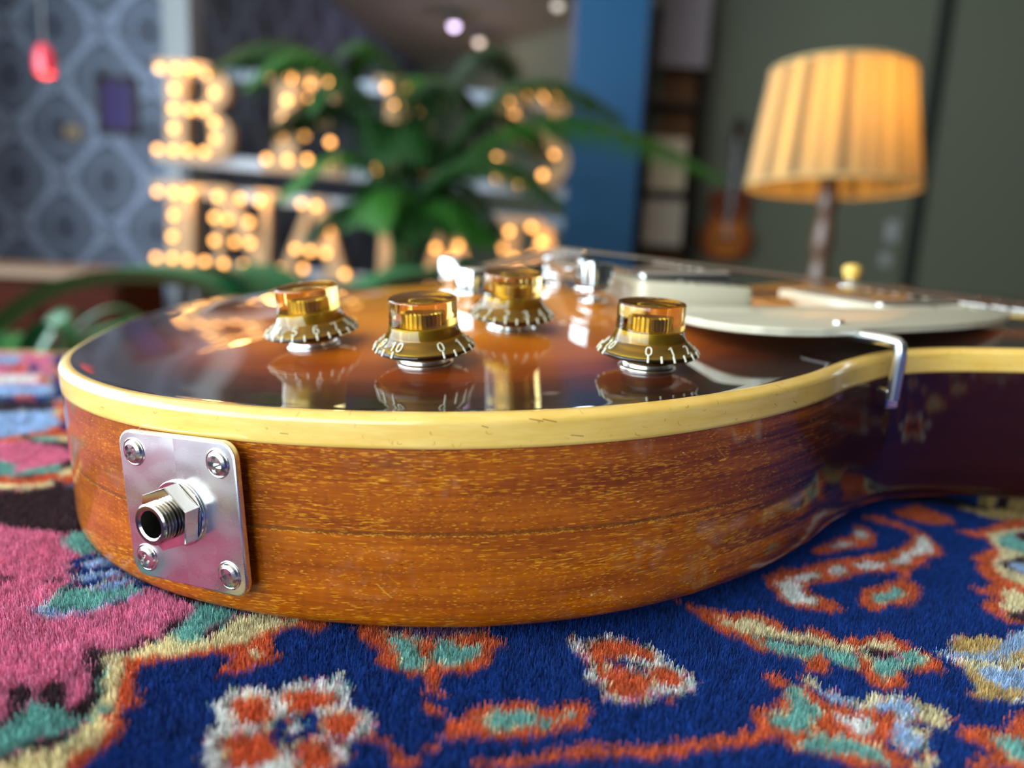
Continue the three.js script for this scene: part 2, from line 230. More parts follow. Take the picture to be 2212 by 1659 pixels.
// jack plate on the side
{
  const t = V3(0.823, 0, 0.568).normalize(), n = V3(-0.568, 0, 0.823).normalize(), g = new THREE.Group(); g.name = 'jack_plate'; guitar.add(g); g.userData.label = 'square chrome jack plate held by four screws';
  g.quaternion.setFromRotationMatrix(new THREE.Matrix4().makeBasis(t, V3(0, 1, 0), n)); g.rotateZ(1.6 * R);
  g.position.copy(JACK).addScaledVector(n, 0.0008);
  const s = new THREE.Shape(), W = 0.0172, r = 0.0034; s.moveTo(-W + r, -W); s.lineTo(W - r, -W); s.absarc(W - r, -W + r, r, -Math.PI / 2, 0); s.lineTo(W, W - r); s.absarc(W - r, W - r, r, 0, Math.PI / 2); s.lineTo(-W + r, W); s.absarc(-W + r, W - r, r, Math.PI / 2, Math.PI); s.lineTo(-W, -W + r); s.absarc(-W + r, -W + r, r, Math.PI, Math.PI * 1.5);
  s.holes.push(new THREE.Path().absarc(0, 0, 0.0046, 0, Math.PI * 2, true));
  const wear = texture(canvas(512, 512, (c, w, h) => { const im = c.createImageData(w, h); for (let y = 0; y < h; y++) for (let x = 0; x < w; x++) { const v = 108 + 22 * noise.noise(x * 0.01, y * 0.016, 4) + 8 * rnd() + (rnd() < 0.004 ? 40 : 0), i = (y * w + x) * 4; im.data[i] = im.data[i + 1] = im.data[i + 2] = v; im.data[i + 3] = 255; } c.putImageData(im, 0, 0); }), false); wear.repeat.set(1 / 0.036, 1 / 0.036);
  const plateMat = std(new THREE.Color(0.8, 0.8, 0.82), 0.62, { metalness: 1, roughnessMap: wear });
  part('plate', toCreasedNormals(new THREE.ExtrudeGeometry(s, { depth: 0.0008, bevelEnabled: true, bevelSize: 0.0005, bevelThickness: 0.0005, bevelSegments: 4, curveSegments: 12 }), 0.5), plateMat, g);
  const dome = new Brush(lathe(mm([[0, -0.6], [2.85, -0.6], [2.85, 0.15], [2.6, 0.6], [2.0, 0.98], [1.2, 1.2], [0, 1.28]]), 32).rotateX(Math.PI / 2)); dome.updateMatrixWorld();
  const ev = new Evaluator(); ev.attributes = ['position', 'normal'];
  let cut = dome; for (const a of [0, Math.PI / 2]) { const b = new Brush(new THREE.BoxGeometry(0.0037, 0.00105, 0.002)); b.position.z = 0.0012; b.rotation.z = a + 0.4; b.updateMatrixWorld(); cut = ev.evaluate(cut, b, SUBTRACTION); }
  const screwGeo = toCreasedNormals(cut.geometry, 0.5), rim = new THREE.TorusGeometry(0.0031, 0.00028, 8, 40);
  [[-1, 1, 0.3], [1, 1, 1.1], [-1, -1, 0.8], [1, -1, 0.1]].forEach(([sx, sy, a]) => { const m = part('screw', screwGeo, nickel, g); m.position.set(sx * 0.0128, sy * 0.0128, 0.0013); m.rotation.z = a; const q = part('countersink', rim, chrome, g); q.position.set(sx * 0.0128, sy * 0.0128, 0.0013); });
  const turn = (geo) => geo.rotateX(Math.PI / 2);
  part('washer', turn(lathe(mm([[4.6, 1.2], [7.3, 1.2], [7.6, 1.5], [7.55, 2.0], [7.3, 2.2], [4.6, 2.2]]), 64)), chrome, g);
  const hex = new THREE.Shape(); for (let i = 0; i < 6; i++) { const a = i / 6 * Math.PI * 2 + 0.35; hex[i ? 'lineTo' : 'moveTo'](Math.cos(a) * 0.0071, Math.sin(a) * 0.0071); }
  const nutB = new Brush(new THREE.ExtrudeGeometry(hex, { depth: 0.0032, bevelEnabled: true, bevelSize: 0.0004, bevelThickness: 0.0004, bevelSegments: 2 })); nutB.position.z = 0.0026; nutB.updateMatrixWorld();
  const hole = new Brush(new THREE.CylinderGeometry(0.0045, 0.0045, 0.02, 48).rotateX(Math.PI / 2)); hole.updateMatrixWorld();
  const nut = ev.evaluate(nutB, hole, SUBTRACTION); nut.geometry.applyMatrix4(nut.matrixWorld); part('hex_nut', toCreasedNormals(nut.geometry, 0.4), chrome, g);
  const thread = [[3.15, -3]]; thread.push([3.15, 9.2], [3.5, 9.6], [4.3, 9.6]); for (let y = 9.3; y > 4.2; y -= 0.85) thread.push([4.65, y], [4.65, y - 0.25], [4.2, y - 0.42], [4.2, y - 0.6]); thread.push([4.5, 1]);
  part('sleeve', toCreasedNormals(turn(lathe(mm(thread.reverse()), 64)), 0.6), std(new THREE.Color(0.62, 0.58, 0.52), 0.16, { metalness: 1 }), g);
}
// strap button on the tail
{ const g = lathe(mm([[0, 14], [5.2, 14], [6, 13.2], [5.6, 12.2], [3.6, 10.5], [3.2, 4], [4.4, 0.6], [5, 0], [0, 0]].reverse()), 32); g.rotateZ(Math.PI / 2); const m = part('strap_button', g, chrome, guitar); m.position.set(0.0006, 0.026, 0); }
// bridge, tailpiece
const bridgeY = surfaceY(0.182, 0.03), stringAt = (u) => 0.0775 - 0.12 * (u - 0.182);
{
  const b = new THREE.Group(); b.name = 'bridge'; b.position.set(0.182, 0, 0); b.rotation.y = -0.05; guitar.add(b); b.userData.label = 'chrome bridge with six saddles';
  part('bridge_bar', merge([box(0.0115, 0.0075, 0.079, 0, 0.0702, 0, 0.0015), cyl(0.0072, 0.0072, 0.0075, 0, 0.0702, 0.039), cyl(0.0072, 0.0072, 0.0075, 0, 0.0702, -0.039)]), chrome, b);
  for (let i = 0; i < 6; i++) { const v = -0.026 + i * 0.0104; part('saddle', new THREE.CylinderGeometry(0.0028, 0.0028, 0.006, 4).rotateX(Math.PI / 2).translate(rr(-0.002, 0.002), 0.0747, v), chrome, b); part('saddle_screw', cyl(0.0014, 0.0014, 0.004, 0, 0, 0, 12).rotateZ(Math.PI / 2).translate(-0.007, 0.0712, v), chrome, b); }
  for (const s of [1, -1]) { part('post', cyl(0.0024, 0.0024, 0.02, 0, 0.0645, s * 0.037), chrome, b); part('thumb_wheel', lathe(mm([[0, 62], [6.4, 62], [7.2, 62.5], [7.2, 64.4], [6.4, 65], [0, 65]].map(([r, y]) => [r, y + 0.8])), 40).translate(0, 0, s * 0.037), chrome, b); part('bushing', lathe(mm([[0, 57.5], [5.6, 57.5], [5.6, 60.6], [4.8, 61], [0, 61]]), 32).translate(0, 0, s * 0.037), chrome, b); }
  const t = new THREE.Group(); t.name = 'tailpiece'; t.position.set(0.139, 0, 0); guitar.add(t); t.userData.label = 'chrome stop tailpiece on two studs';
  const bar = new THREE.CapsuleGeometry(0.0068, 0.074, 8, 24); bar.rotateX(Math.PI / 2); bar.scale(1, 0.85, 1); bar.translate(0, 0.0672, 0); part('tail_bar', bar, chrome, t);
  for (const s of [1, -1]) { part('stud', lathe(mm([[0, 54], [3.4, 54], [3.4, 62], [6.6, 62.4], [6.8, 64], [6.8, 70], [6.4, 72.6], [5, 73.4], [0, 73.5]]), 40).translate(-0.004, 0, s * 0.0415), chrome, t); part('stud_bushing', lathe(mm([[0, 53], [7.2, 53], [7.4, 59.2], [6.8, 60], [0, 60]]), 40).translate(-0.004, 0, s * 0.0415), chrome, t); }
}
// pickups, pickguard, switch
const ivory = phys(new THREE.Color(0.58, 0.52, 0.38), 0.4, { clearcoat: 0.5, clearcoatRoughness: 0.1 });
function pickup(u0, u1, yl, yr, cover, label) {
  const p = new THREE.Group(); p.name = 'pickup'; guitar.add(p); p.userData.label = label;
  const s = new THREE.Shape(); const W = 0.0445, r = 0.004; s.moveTo(u0 + r, -W); s.lineTo(u1 - r, -W); s.absarc(u1 - r, -W + r, r, -Math.PI / 2, 0); s.lineTo(u1, W - r); s.absarc(u1 - r, W - r, r, 0, Math.PI / 2); s.lineTo(u0 + r, W); s.absarc(u0 + r, W - r, r, Math.PI / 2, Math.PI); s.lineTo(u0, -W + r); s.absarc(u0 + r, -W + r, r, Math.PI, Math.PI * 1.5);
  const h = new THREE.Path(); const a = u0 + 0.0035, b = u1 - 0.0035, w = 0.0355; h.moveTo(a, -w); h.lineTo(a, w); h.lineTo(b, w); h.lineTo(b, -w); h.lineTo(a, -w); s.holes.push(h);
  const g = new THREE.ExtrudeGeometry(s, { depth: 0.0145, bevelEnabled: true, bevelSize: 0.0008, bevelThickness: 0.0008, bevelSegments: 3, curveSegments: 6 }); g.rotateX(Math.PI / 2);   // y from 0 down
  const q = g.attributes.position; for (let i = 0; i < q.count; i++) q.setY(i, q.getY(i) + yl + (yr - yl) * (q.getX(i) - u0) / (u1 - u0)); g.computeVertexNormals();
  part('mounting_ring', toCreasedNormals(g, 0.5), ivory, p);
  const m = (u0 + u1) / 2, c = part('pickup_cover', box(0.0375, 0.016, 0.069, m, cover - 0.008, 0, 0.0022), chrome, p);
  for (let i = 0; i < 6; i++) part('pole_screw', lathe(mm([[0, 0.5], [1.7, 0.45], [2.2, 0.1], [2.2, -0.2]].reverse()), 20).translate(m + 0.0095, cover, -0.025 + i * 0.01), nickel, c);
  for (const s2 of [1, -1]) part('height_screw', lathe(mm([[0, 1.6], [1.4, 1.4], [2, 0.4], [2, -0.5]].reverse()), 20).translate(m, yl + (yr - yl) / 2, s2 * 0.0405), chrome, p);
}
pickup(0.196, 0.241, 0.0668, 0.0636, 0.0705, 'bridge pickup with chrome cover in a cream ring');
pickup(0.299, 0.341, 0.0552, 0.0534, 0.0575, 'neck pickup with chrome cover in a cream ring');
{
  const pts = [[199, 50], [197.5, 72], [199, 92], [205, 105], [216, 111.5], [229, 112], [252, 105], [300, 87], [338, 60], [354, 36], [346, 31], [336, 47], [297, 48], [241, 48]].map(([u, v]) => [u / 1000, v / 1000]);
  const c = new THREE.CatmullRomCurve3(pts.slice(0, 10).map(([u, v]) => V3(u, 0, v)), false, 'centripetal').getSpacedPoints(60), s = new THREE.Shape();
  c.forEach((p, i) => s[i ? 'lineTo' : 'moveTo'](p.x, p.z)); for (const p of pts.slice(10)) s.lineTo(p[0], p[1]);
  const g = new THREE.ExtrudeGeometry(s, { depth: 0.0014, bevelEnabled: true, bevelSize: 0.0006, bevelThickness: 0.0006, bevelSegments: 3 }); g.rotateX(Math.PI / 2);
  const q = g.attributes.position; for (let i = 0; i < q.count; i++) q.setY(i, q.getY(i) + 0.0584 - 0.036 * (q.getX(i) - 0.22)); g.computeVertexNormals();
  const pg = part('pickguard', toCreasedNormals(g, 0.6), phys(new THREE.Color(0.54, 0.49, 0.37), 0.35, { clearcoat: 0.6, clearcoatRoughness: 0.15 }), guitar); pg.userData.label = 'cream plastic pickguard raised above the top';
  const br = tubeAlong([V3(0.239, 0.0556, 0.088), V3(0.242, 0.0556, 0.102), V3(0.2465, 0.0556, 0.1192), V3(0.248, 0.0549, 0.1212), V3(0.2482, 0.053, 0.1218), V3(0.2482, 0.046, 0.1212), V3(0.2482, 0.0385, 0.1204)], 0.0019, 60, 12);
  const b = part('pickguard_bracket', br, std(new THREE.Color(0.8, 0.82, 0.85), 0.28, { metalness: 1 }), guitar); part('bracket_foot', box(0.0042, 0.006, 0.006, 0.2482, 0.0385, 0.1178, 0.0008), chrome, b); part('bracket_screw', cyl(0.0018, 0.0018, 0.003, 0.242, 0.0578, 0.1, 16), chrome, b);
}
{
  const sw = onTop('toggle_switch', 0.375, -0.1, 0); sw.scale.set(1.15, 0.74, 1.15); part('switch_nut', lathe(mm([[0, 3], [4, 3], [6, 2.6], [6.2, 0.6], [6.2, -1], [0, -1]].reverse()), 32), chrome, sw); part('switch_stem', cyl(0.0014, 0.0014, 0.009, 0, 0.0065, 0, 16), chrome, sw);
  const tip = part('switch_tip', lathe(mm([[0, 18.5], [2, 18.3], [3.6, 17.2], [4.4, 15.4], [4.3, 13], [3.6, 9.5], [3.2, 7.4], [3, 7], [0, 7]].reverse()), 32), phys(new THREE.Color(0.78, 0.5, 0.09), 0.3, { clearcoat: 0.6 }), sw); tip.userData.label = 'amber plastic switch tip';
}
// strings
[0.62, 0.5, 0.38, 0.24, 0.18, 0.14].forEach((d, i) => {
  const v = -0.026 + i * 0.0104, vn = -0.0175 + i * 0.007, c = new THREE.CurvePath();
  const P = [V3(0.139, 0.0685, v), V3(0.1815, 0.0775, v), V3(0.81, stringAt(0.81), vn), V3(0.9, stringAt(0.81) - 0.018, vn * 1.6)];
  for (let k = 0; k < 3; k++) c.add(new THREE.LineCurve3(P[k], P[k + 1]));
  part('string', new THREE.TubeGeometry(c, 90, d / 1000, 8), std(i < 3 ? new THREE.Color(0.62, 0.5, 0.4) : new THREE.Color(0.72, 0.72, 0.72), 0.3, { metalness: 1 }), guitar);
});
// neck: fingerboard with binding, frets and inlays, shaft, headstock
{
  const slope = Math.atan(0.12), n = new THREE.Group(); n.name = 'neck'; n.position.set(0.344, stringAt(0.344) - 0.0032, 0); n.rotation.z = -slope; guitar.add(n); n.userData.label = 'set neck with bound rosewood fingerboard';
  const L = 0.47, wAt = (x) => 0.0282 - 0.0067 * x / L, rose = std(new THREE.Color(0.05, 0.025, 0.015), 0.5), wood = phys(new THREE.Color(0.16, 0.045, 0.015), 0.4, { clearcoat: 1, clearcoatRoughness: 0.06 });
  const trap = (x0, x1, w0, w1, y0, y1) => { const s = new THREE.Shape(); s.moveTo(x0, -w0); s.lineTo(x1, -w1); s.lineTo(x1, w1); s.lineTo(x0, w0); const g = new THREE.ExtrudeGeometry(s, { depth: y1 - y0, bevelEnabled: false }); g.rotateX(Math.PI / 2); g.translate(0, y1, 0); return g; };
  part('fingerboard', trap(0.0015, L, wAt(0) - 0.0012, wAt(L) - 0.0012, -0.006, 0), rose, n);
  const bnd = (s) => { const g = trap(0, L, 0.0007, 0.0007, -0.006, 0.0002), q = g.attributes.position; for (let i = 0; i < q.count; i++) q.setZ(i, q.getZ(i) + s * (wAt(q.getX(i)) - 0.0005)); return g; };
  part('fingerboard_binding', merge([bnd(1), bnd(-1), box(0.0016, 0.0062, 0.0555, 0.0007, -0.0029, 0)]), ivory, n);
  for (let f = 1; f <= 22; f++) { const x = 0.81 - 0.6286 * (1 - Math.pow(2, -f / 12)) - 0.344; if (x < 0.002) continue; part('fret', new THREE.CylinderGeometry(0.0012, 0.0012, 2 * wAt(x) - 0.002, 8).rotateX(Math.PI / 2).translate(x, 0.0001, 0), nickel, n); }
  for (const f of [3, 5, 7, 9, 12, 15, 17, 19, 21]) { const xa = 0.81 - 0.6286 * (1 - Math.pow(2, -f / 12)) - 0.344, xb = 0.81 - 0.6286 * (1 - Math.pow(2, -(f - 1) / 12)) - 0.344, m = (xa + xb) / 2, l = (xb - xa) * 0.28; part('inlay', trap(m - l, m + l, 0.0155, 0.0135, -0.0005, 0.00012), std(new THREE.Color(0.75, 0.74, 0.66), 0.25), n); }
  part('nut', box(0.005, 0.009, 0.043, L + 0.0025, -0.0015, 0, 0.0008), ivory, n);
  // half round shaft: flat side up against the fingerboard
  const shaft = new THREE.BufferGeometry(), ps = [], id = []; const NX = 24, NA = 20; for (let i = 0; i <= NX; i++) { const x = 0.07 + 0.4 * i / NX, w = wAt(x), dpt = 0.0175 - 0.003 * i / NX + (i < 4 ? 0.006 * (4 - i) : 0); for (let k = 0; k <= NA; k++) { const a = Math.PI * k / NA; ps.push(x, -0.006 - Math.sin(a) * dpt, -Math.cos(a) * w); } } for (let i = 0; i < NX; i++) for (let k = 0; k < NA; k++) { const a = i * (NA + 1) + k, b = a + NA + 1; id.push(a, a + 1, b, b, a + 1, b + 1); } shaft.setAttribute('position', new THREE.Float32BufferAttribute(ps, 3)); shaft.setIndex(id); shaft.computeVertexNormals();
  part('neck_shaft', shaft, phys(new THREE.Color(0.16, 0.045, 0.015), 0.4, { clearcoat: 1, clearcoatRoughness: 0.06, side: THREE.DoubleSide }), n);
  const hs = new THREE.Shape(); [[0, -0.0215], [0.02, -0.028], [0.05, -0.038], [0.15, -0.041], [0.176, -0.039], [0.186, -0.026], [0.178, 0], [0.186, 0.026], [0.176, 0.039], [0.15, 0.041], [0.05, 0.038], [0.02, 0.028], [0, 0.0215]].forEach(([x, z], i) => hs[i ? 'lineTo' : 'moveTo'](x, z));
  const hg = new THREE.ExtrudeGeometry(hs, { depth: 0.0135, bevelEnabled: true, bevelSize: 0.001, bevelThickness: 0.001, bevelSegments: 2 }); hg.rotateX(Math.PI / 2);
  const hd = part('headstock', hg, phys(new THREE.Color(0.012, 0.01, 0.01), 0.35, { clearcoat: 1, clearcoatRoughness: 0.05 }), n); hd.position.set(L + 0.004, -0.004, 0); hd.rotation.z = -0.03;
  for (const s of [1, -1]) for (let i = 0; i < 3; i++) { part('tuner_post', cyl(0.003, 0.003, 0.012, 0.05 + i * 0.042, 0.006, s * 0.024, 16), chrome, hd); part('tuner_button', box(0.018, 0.008, 0.014, 0.05 + i * 0.042, -0.009, s * 0.05, 0.003), ivory, hd); }
}
// ---------------------------------------------------------------- rug on a low table
const PILE = -0.003, PILE_H = 0.0065, RUG = { x0: -0.62, x1: 1.1, z0: -0.492, z1: 0.32 };
const DYE = { navy: [0.006, 0.045, 0.26], orange: [0.8, 0.15, 0.05], cream: [0.97, 0.84, 0.5], teal: [0.24, 0.56, 0.5], pink: [0.86, 0.26, 0.43], brown: [0.06, 0.03, 0.04], white: [0.98, 0.98, 0.95], sky: [0.42, 0.6, 0.88], tan: [0.75, 0.5, 0.18], violet: [0.22, 0.1, 0.22] };
// the woven pattern: outlines in tenths of a millimetre, x then z
const WEAVE = [
["orange",[-393,-1702,-397,-1592,-424,-1570,-449,-1600,-479,-1590,-492,-1570,-497,-1532,-459,-1471,-482,-1447,-499,-1434,-502,-1407,-572,-1396,-559,-1434,-547,-1457,-568,-1473,-602,-1467,-640,-1455,-671,-1441,-698,-1433,-728,-1414,-719,-1384,-712,-1359,-682,-1323,-666,-1287,-696,-1276,-680,-1255,-661,-1215,-663,-1183,-670,-1167,-679,-1137,-677,-1091,-903,-1075,-1854,-2214,-1491,-2433,-545,-2357]],
["cream",[-410,-1700,-463,-1652,-460,-1618,-500,-1595,-540,-1546,-539,-1516,-573,-1513,-620,-1479,-660,-1464,-706,-1466,-728,-1447,-772,-1437,-756,-1406,-741,-1382,-732,-1347,-731,-1328,-716,-1306,-715,-1288,-715,-1261,-693,-1233,-683,-1205,-689,-1173,-703,-1153,-705,-1127,-700,-1090,-903,-1075,-1854,-2214,-1491,-2433,-568,-2354]],
["cream",[-540,-1510,-507,-1495,-494,-1473,-502,-1461,-521,-1471]],
["orange",[-528,-1653,-486,-1650,-489,-1622,-517,-1626]],
["brown",[-488,-1729,-599,-1639,-620,-1596,-629,-1520,-664,-1535,-702,-1525,-732,-1522,-752,-1496,-753,-1473,-783,-1464,-824,-1455,-793,-1408,-773,-1354,-748,-1308,-743,-1263,-730,-1230,-743,-1196,-742,-1173,-764,-1156,-807,-1146,-803,-1124,-917,-1095,-1854,-2214,-1491,-2433,-659,-2341]],
["cream",[-716,-1500,-731,-1541,-700,-1550,-659,-1523,-646,-1483,-677,-1468]],
["teal",[-734,-1704,-677,-1710,-618,-1665,-616,-1630,-638,-1608,-645,-1568,-657,-1517,-681,-1515,-725,-1548,-713,-1574,-716,-1634]],
["teal",[-636,-1714,-602,-1718,-592,-1667,-612,-1665]],
["teal",[-875,-1279,-862,-1294,-830,-1265,-787,-1255,-739,-1242,-733,-1221,-756,-1220,-779,-1194,-797,-1188,-800,-1165,-817,-1145,-824,-1133,-894,-1128,-935,-1186,-860,-1212,-856,-1241]],
["teal",[-742,-1272,-723,-1287,-712,-1297,-701,-1275,-720,-1261]],
["pink",[-1792,-2135,-1236,-2049,-1168,-1995,-1122,-1884,-1110,-1824,-1059,-1754,-1059,-1723,-1059,-1641,-1076,-1625,-1040,-1588,-947,-1611,-914,-1663,-885,-1688,-893,-1733,-880,-1766,-849,-1761,-788,-1721,-736,-1682,-708,-1649,-737,-1605,-739,-1565,-735,-1528,-777,-1536,-764,-1495,-788,-1475,-827,-1460,-865,-1486,-847,-1431,-810,-1381,-787,-1338,-783,-1305,-784,-1278,-794,-1263,-809,-1308,-844,-1353,-866,-1356,-871,-1346,-862,-1322,-862,-1303,-878,-1316,-897,-1333,-933,-1340,-926,-1312,-887,-1252,-878,-1214,-989,-1190]],
["sky",[-1076,-1619,-1053,-1642,-1070,-1730,-1019,-1727,-925,-1753,-883,-1757,-862,-1721,-892,-1702,-911,-1671,-923,-1641,-953,-1610,-1028,-1589]],
["teal",[-1045,-1629,-1062,-1723,-1015,-1720,-971,-1732,-924,-1745,-890,-1757,-869,-1728,-896,-1710,-925,-1684,-926,-1648,-961,-1623,-1005,-1619]],
["navy",[-1140,-1882,-1132,-1930,-1053,-1930,-926,-1862,-856,-1809,-780,-1753,-842,-1762,-911,-1754,-1005,-1729,-1055,-1747,-1087,-1809]],
["sky",[-1100,-1860,-1090,-1897,-1070,-1933,-1010,-1907,-999,-1871,-1038,-1858,-1065,-1837]],
["sky",[-1058,-1771,-1047,-1805,-1000,-1827,-951,-1850,-942,-1817,-983,-1795,-1026,-1766]],
["sky",[-1007,-1744,-973,-1776,-935,-1797,-909,-1795,-928,-1761,-967,-1725]],
["teal",[-1227,-1998,-1234,-2082,-1138,-2062,-1045,-1960,-1085,-1945,-1132,-1930]],
["brown",[-1260,-1790,-1212,-1778,-1205,-1763,-1244,-1767]],
["brown",[-1127,-1771,-1096,-1775,-1092,-1755,-1119,-1752]],
["brown",[-1883,-2512,-1573,-2515,-1488,-2468,-1441,-2363,-1537,-2417,-1744,-2318]],
["cream",[-1854,-2471,-1630,-2491,-1502,-2451,-1537,-2417,-1770,-2355]],
["orange",[-1873,-2498,-1704,-2502,-1621,-2492,-1612,-2555,-1554,-2549,-1521,-2492,-1605,-2436,-1825,-2431]],
["teal",[-1913,-2555,-1718,-2554,-1657,-2612,-1620,-2669,-1558,-2564,-1634,-2536,-1868,-2491]],
["sky",[-2521,-3402,-2122,-3461,-1935,-3207,-1919,-3091,-1998,-2987,-2157,-2894]],
["orange",[-2183,-2931,-2005,-2964,-1985,-3011,-1904,-3094,-1825,-3019,-1862,-2948,-1937,-2893,-2106,-2823]],
["brown",[-1975,-2970,-1960,-3016,-1920,-2980,-1936,-2935]],
["teal",[-1935,-2977,-1907,-3004,-1824,-2998,-1790,-2941,-1869,-2916]],
["brown",[-2691,-3639,-2371,-3715,-2262,-3707,-2111,-3463,-2209,-3413,-2504,-3378]],
["navy",[-2681,-3625,-2425,-3669,-2298,-3732,-2229,-3618,-2576,-3478]],
["orange",[-2498,-3718,-2411,-3756,-2306,-3632,-2389,-3613]],
["sky",[-2947,-3894,-2442,-3984,-2303,-3765,-2749,-3625]],
["pink",[-3677,-4887,-3058,-5030,-2442,-3984,-2923,-3862]],
["sky",[-3537,-4697,-3109,-4775,-2952,-4503,-3346,-4437]],
["orange",[-2947,-4406,-2917,-4513,-2782,-4312,-2832,-4254]],
["navy",[-2876,-4475,-2846,-4534,-2707,-4333,-2744,-4278]],
["white",[-2966,-4130,-2596,-4230,-2502,-4047,-2823,-3925]],
["orange",[-2648,-4173,-2574,-4193,-2468,-4016,-2507,-4006]],
["orange",[-338,-1604,-325,-1638,-322,-1695,-61,-1721,-32,-1613,9,-1579,13,-1561,-9,-1535,-26,-1481,-55,-1451,-76,-1449,-110,-1452,-120,-1435,-128,-1393,-99,-1371,-101,-1358,-113,-1360,-126,-1378,-145,-1387,-141,-1433,-179,-1425,-197,-1444,-238,-1452,-252,-1461,-255,-1495,-264,-1529,-295,-1538,-304,-1568]],
["violet",[-271,-1644,-270,-1715,-37,-1738,-38,-1613,-87,-1595,-135,-1578,-155,-1576,-181,-1574,-216,-1589,-249,-1593]],
["orange",[-222,-1608,-199,-1610,-197,-1572,-217,-1577]],
["orange",[-120,-1592,-58,-1611,-55,-1561,-84,-1552]],
["teal",[-253,-1573,-229,-1588,-200,-1572,-177,-1549,-165,-1503,-154,-1487,-140,-1505,-138,-1578,-109,-1574,-81,-1552,-52,-1561,-32,-1557,-47,-1525,-67,-1489,-102,-1469,-139,-1494,-159,-1453,-198,-1450,-212,-1499,-230,-1532]],
["orange",[-177,-1549,-153,-1564,-136,-1553,-138,-1517,-154,-1492,-165,-1503]],
["orange",[-100,-1237,-83,-1284,-98,-1301,-134,-1325,-147,-1338,-140,-1348,-120,-1345,-100,-1314,-81,-1289,-59,-1295,-50,-1323,-3,-1345,20,-1342,37,-1358,60,-1364,77,-1347,111,-1336,135,-1361,176,-1369,186,-1356,171,-1313,166,-1291,135,-1276,113,-1274,75,-1258,53,-1248,6,-1241,-26,-1247,-50,-1245,-86,-1230]],
["teal",[-42,-1292,-13,-1308,3,-1322,31,-1320,71,-1332,84,-1311,115,-1300,109,-1291,59,-1287,21,-1263,-11,-1269,-23,-1285]],
["teal",[127,-1323,139,-1331,143,-1315,132,-1310]],
["orange",[-123,-1211,-109,-1224,-93,-1221,-92,-1206,-106,-1195,-122,-1200]],
["orange",[-230,-1223,-222,-1236,-177,-1223,-167,-1208,-161,-1185,-144,-1175,-118,-1185,-114,-1174,-141,-1150,-171,-1155,-176,-1184,-185,-1207]],
["orange",[196,-1255,178,-1237,151,-1235,106,-1224,100,-1212,58,-1197,7,-1190,-36,-1179,-35,-1165,33,-1173,84,-1188,123,-1202,192,-1219]],
["white",[-511,-1202,-513,-1226,-504,-1243,-515,-1273,-536,-1292,-526,-1316,-513,-1328,-515,-1346,-488,-1353,-471,-1369,-443,-1343,-426,-1349,-415,-1374,-382,-1398,-353,-1400,-329,-1396,-324,-1439,-314,-1397,-292,-1375,-288,-1346,-283,-1313,-258,-1310,-233,-1300,-214,-1265,-218,-1245,-230,-1223,-259,-1212,-278,-1216,-277,-1204,-256,-1201,-241,-1179,-247,-1160,-279,-1123,-377,-1095,-466,-1110,-499,-1164]],
["orange",[-503,-1300,-492,-1329,-459,-1332,-430,-1320,-412,-1281,-409,-1255,-431,-1249,-462,-1247,-488,-1257,-485,-1279]],
["orange",[-413,-1343,-393,-1360,-360,-1374,-325,-1360,-305,-1345,-303,-1324,-325,-1308,-344,-1312,-355,-1290,-369,-1278,-396,-1295,-392,-1310,-411,-1323]],
["orange",[-326,-1276,-317,-1287,-289,-1302,-256,-1292,-237,-1259,-246,-1243,-267,-1223,-292,-1224,-311,-1240]],
["orange",[-487,-1200,-464,-1222,-440,-1227,-412,-1246,-397,-1235,-381,-1208,-362,-1171,-370,-1155,-394,-1132,-454,-1128,-458,-1164,-475,-1181]],
["orange",[-353,-1198,-336,-1211,-301,-1214,-280,-1192,-260,-1163,-268,-1141,-328,-1136,-333,-1173]],
["navy",[-411,-1276,-386,-1274,-361,-1280,-361,-1302,-351,-1303,-326,-1292,-325,-1270,-308,-1233,-307,-1217,-331,-1211,-356,-1206,-359,-1182,-387,-1199,-404,-1226]],
["white",[-379,-1232,-368,-1267,-361,-1271,-356,-1255,-340,-1252,-353,-1242,-361,-1233,-373,-1229]],
["white",[156,-1592,177,-1621,188,-1577,221,-1625,247,-1637,302,-1614,355,-1583,374,-1533,380,-1517,399,-1478,411,-1471,397,-1425,358,-1407,344,-1420,322,-1397,301,-1374,259,-1371,218,-1381,218,-1417,182,-1452,208,-1493,184,-1524]],
["orange",[191,-1559,225,-1616,288,-1613,328,-1589,352,-1565,343,-1538,322,-1528,292,-1542,274,-1549,258,-1531,234,-1520,228,-1471,213,-1454,207,-1477,214,-1502,194,-1534]],
["orange",[201,-1461,230,-1487,270,-1483,309,-1470,327,-1449,313,-1418,295,-1387,257,-1384,233,-1397,223,-1425]],
["orange",[312,-1494,344,-1522,378,-1508,393,-1470,384,-1446,355,-1436,332,-1449,312,-1463]],
["orange",[344,-1399,358,-1407,364,-1393,356,-1371,341,-1384]],
["navy",[233,-1512,259,-1539,299,-1526,324,-1512,310,-1478,278,-1476,258,-1490,239,-1488]],
["white",[274,-1511,306,-1514,299,-1493,276,-1495]],
["orange",[720,-1977,778,-2041,847,-2068,944,-2120,1050,-2164,1170,-2211,1269,-2291,1334,-2372,1319,-2421,1275,-2455,1252,-2493,1216,-2502,1273,-2538,1317,-2501,1347,-2438,1375,-2377,1371,-2316,1344,-2220,1297,-2193,1258,-2177,1239,-2133,1181,-2096,1136,-2023,1147,-1987,1141,-1951,1092,-1886,1054,-1849,997,-1844,958,-1816,929,-1837,951,-1905,983,-1952,1039,-1967,1110,-2020,1138,-2052,1135,-2081,1058,-2062,995,-2036,935,-1992,875,-1976,826,-1952,818,-1899,849,-1877,868,-1846,863,-1799,827,-1803,786,-1814,734,-1817,719,-1864,720,-1915]],
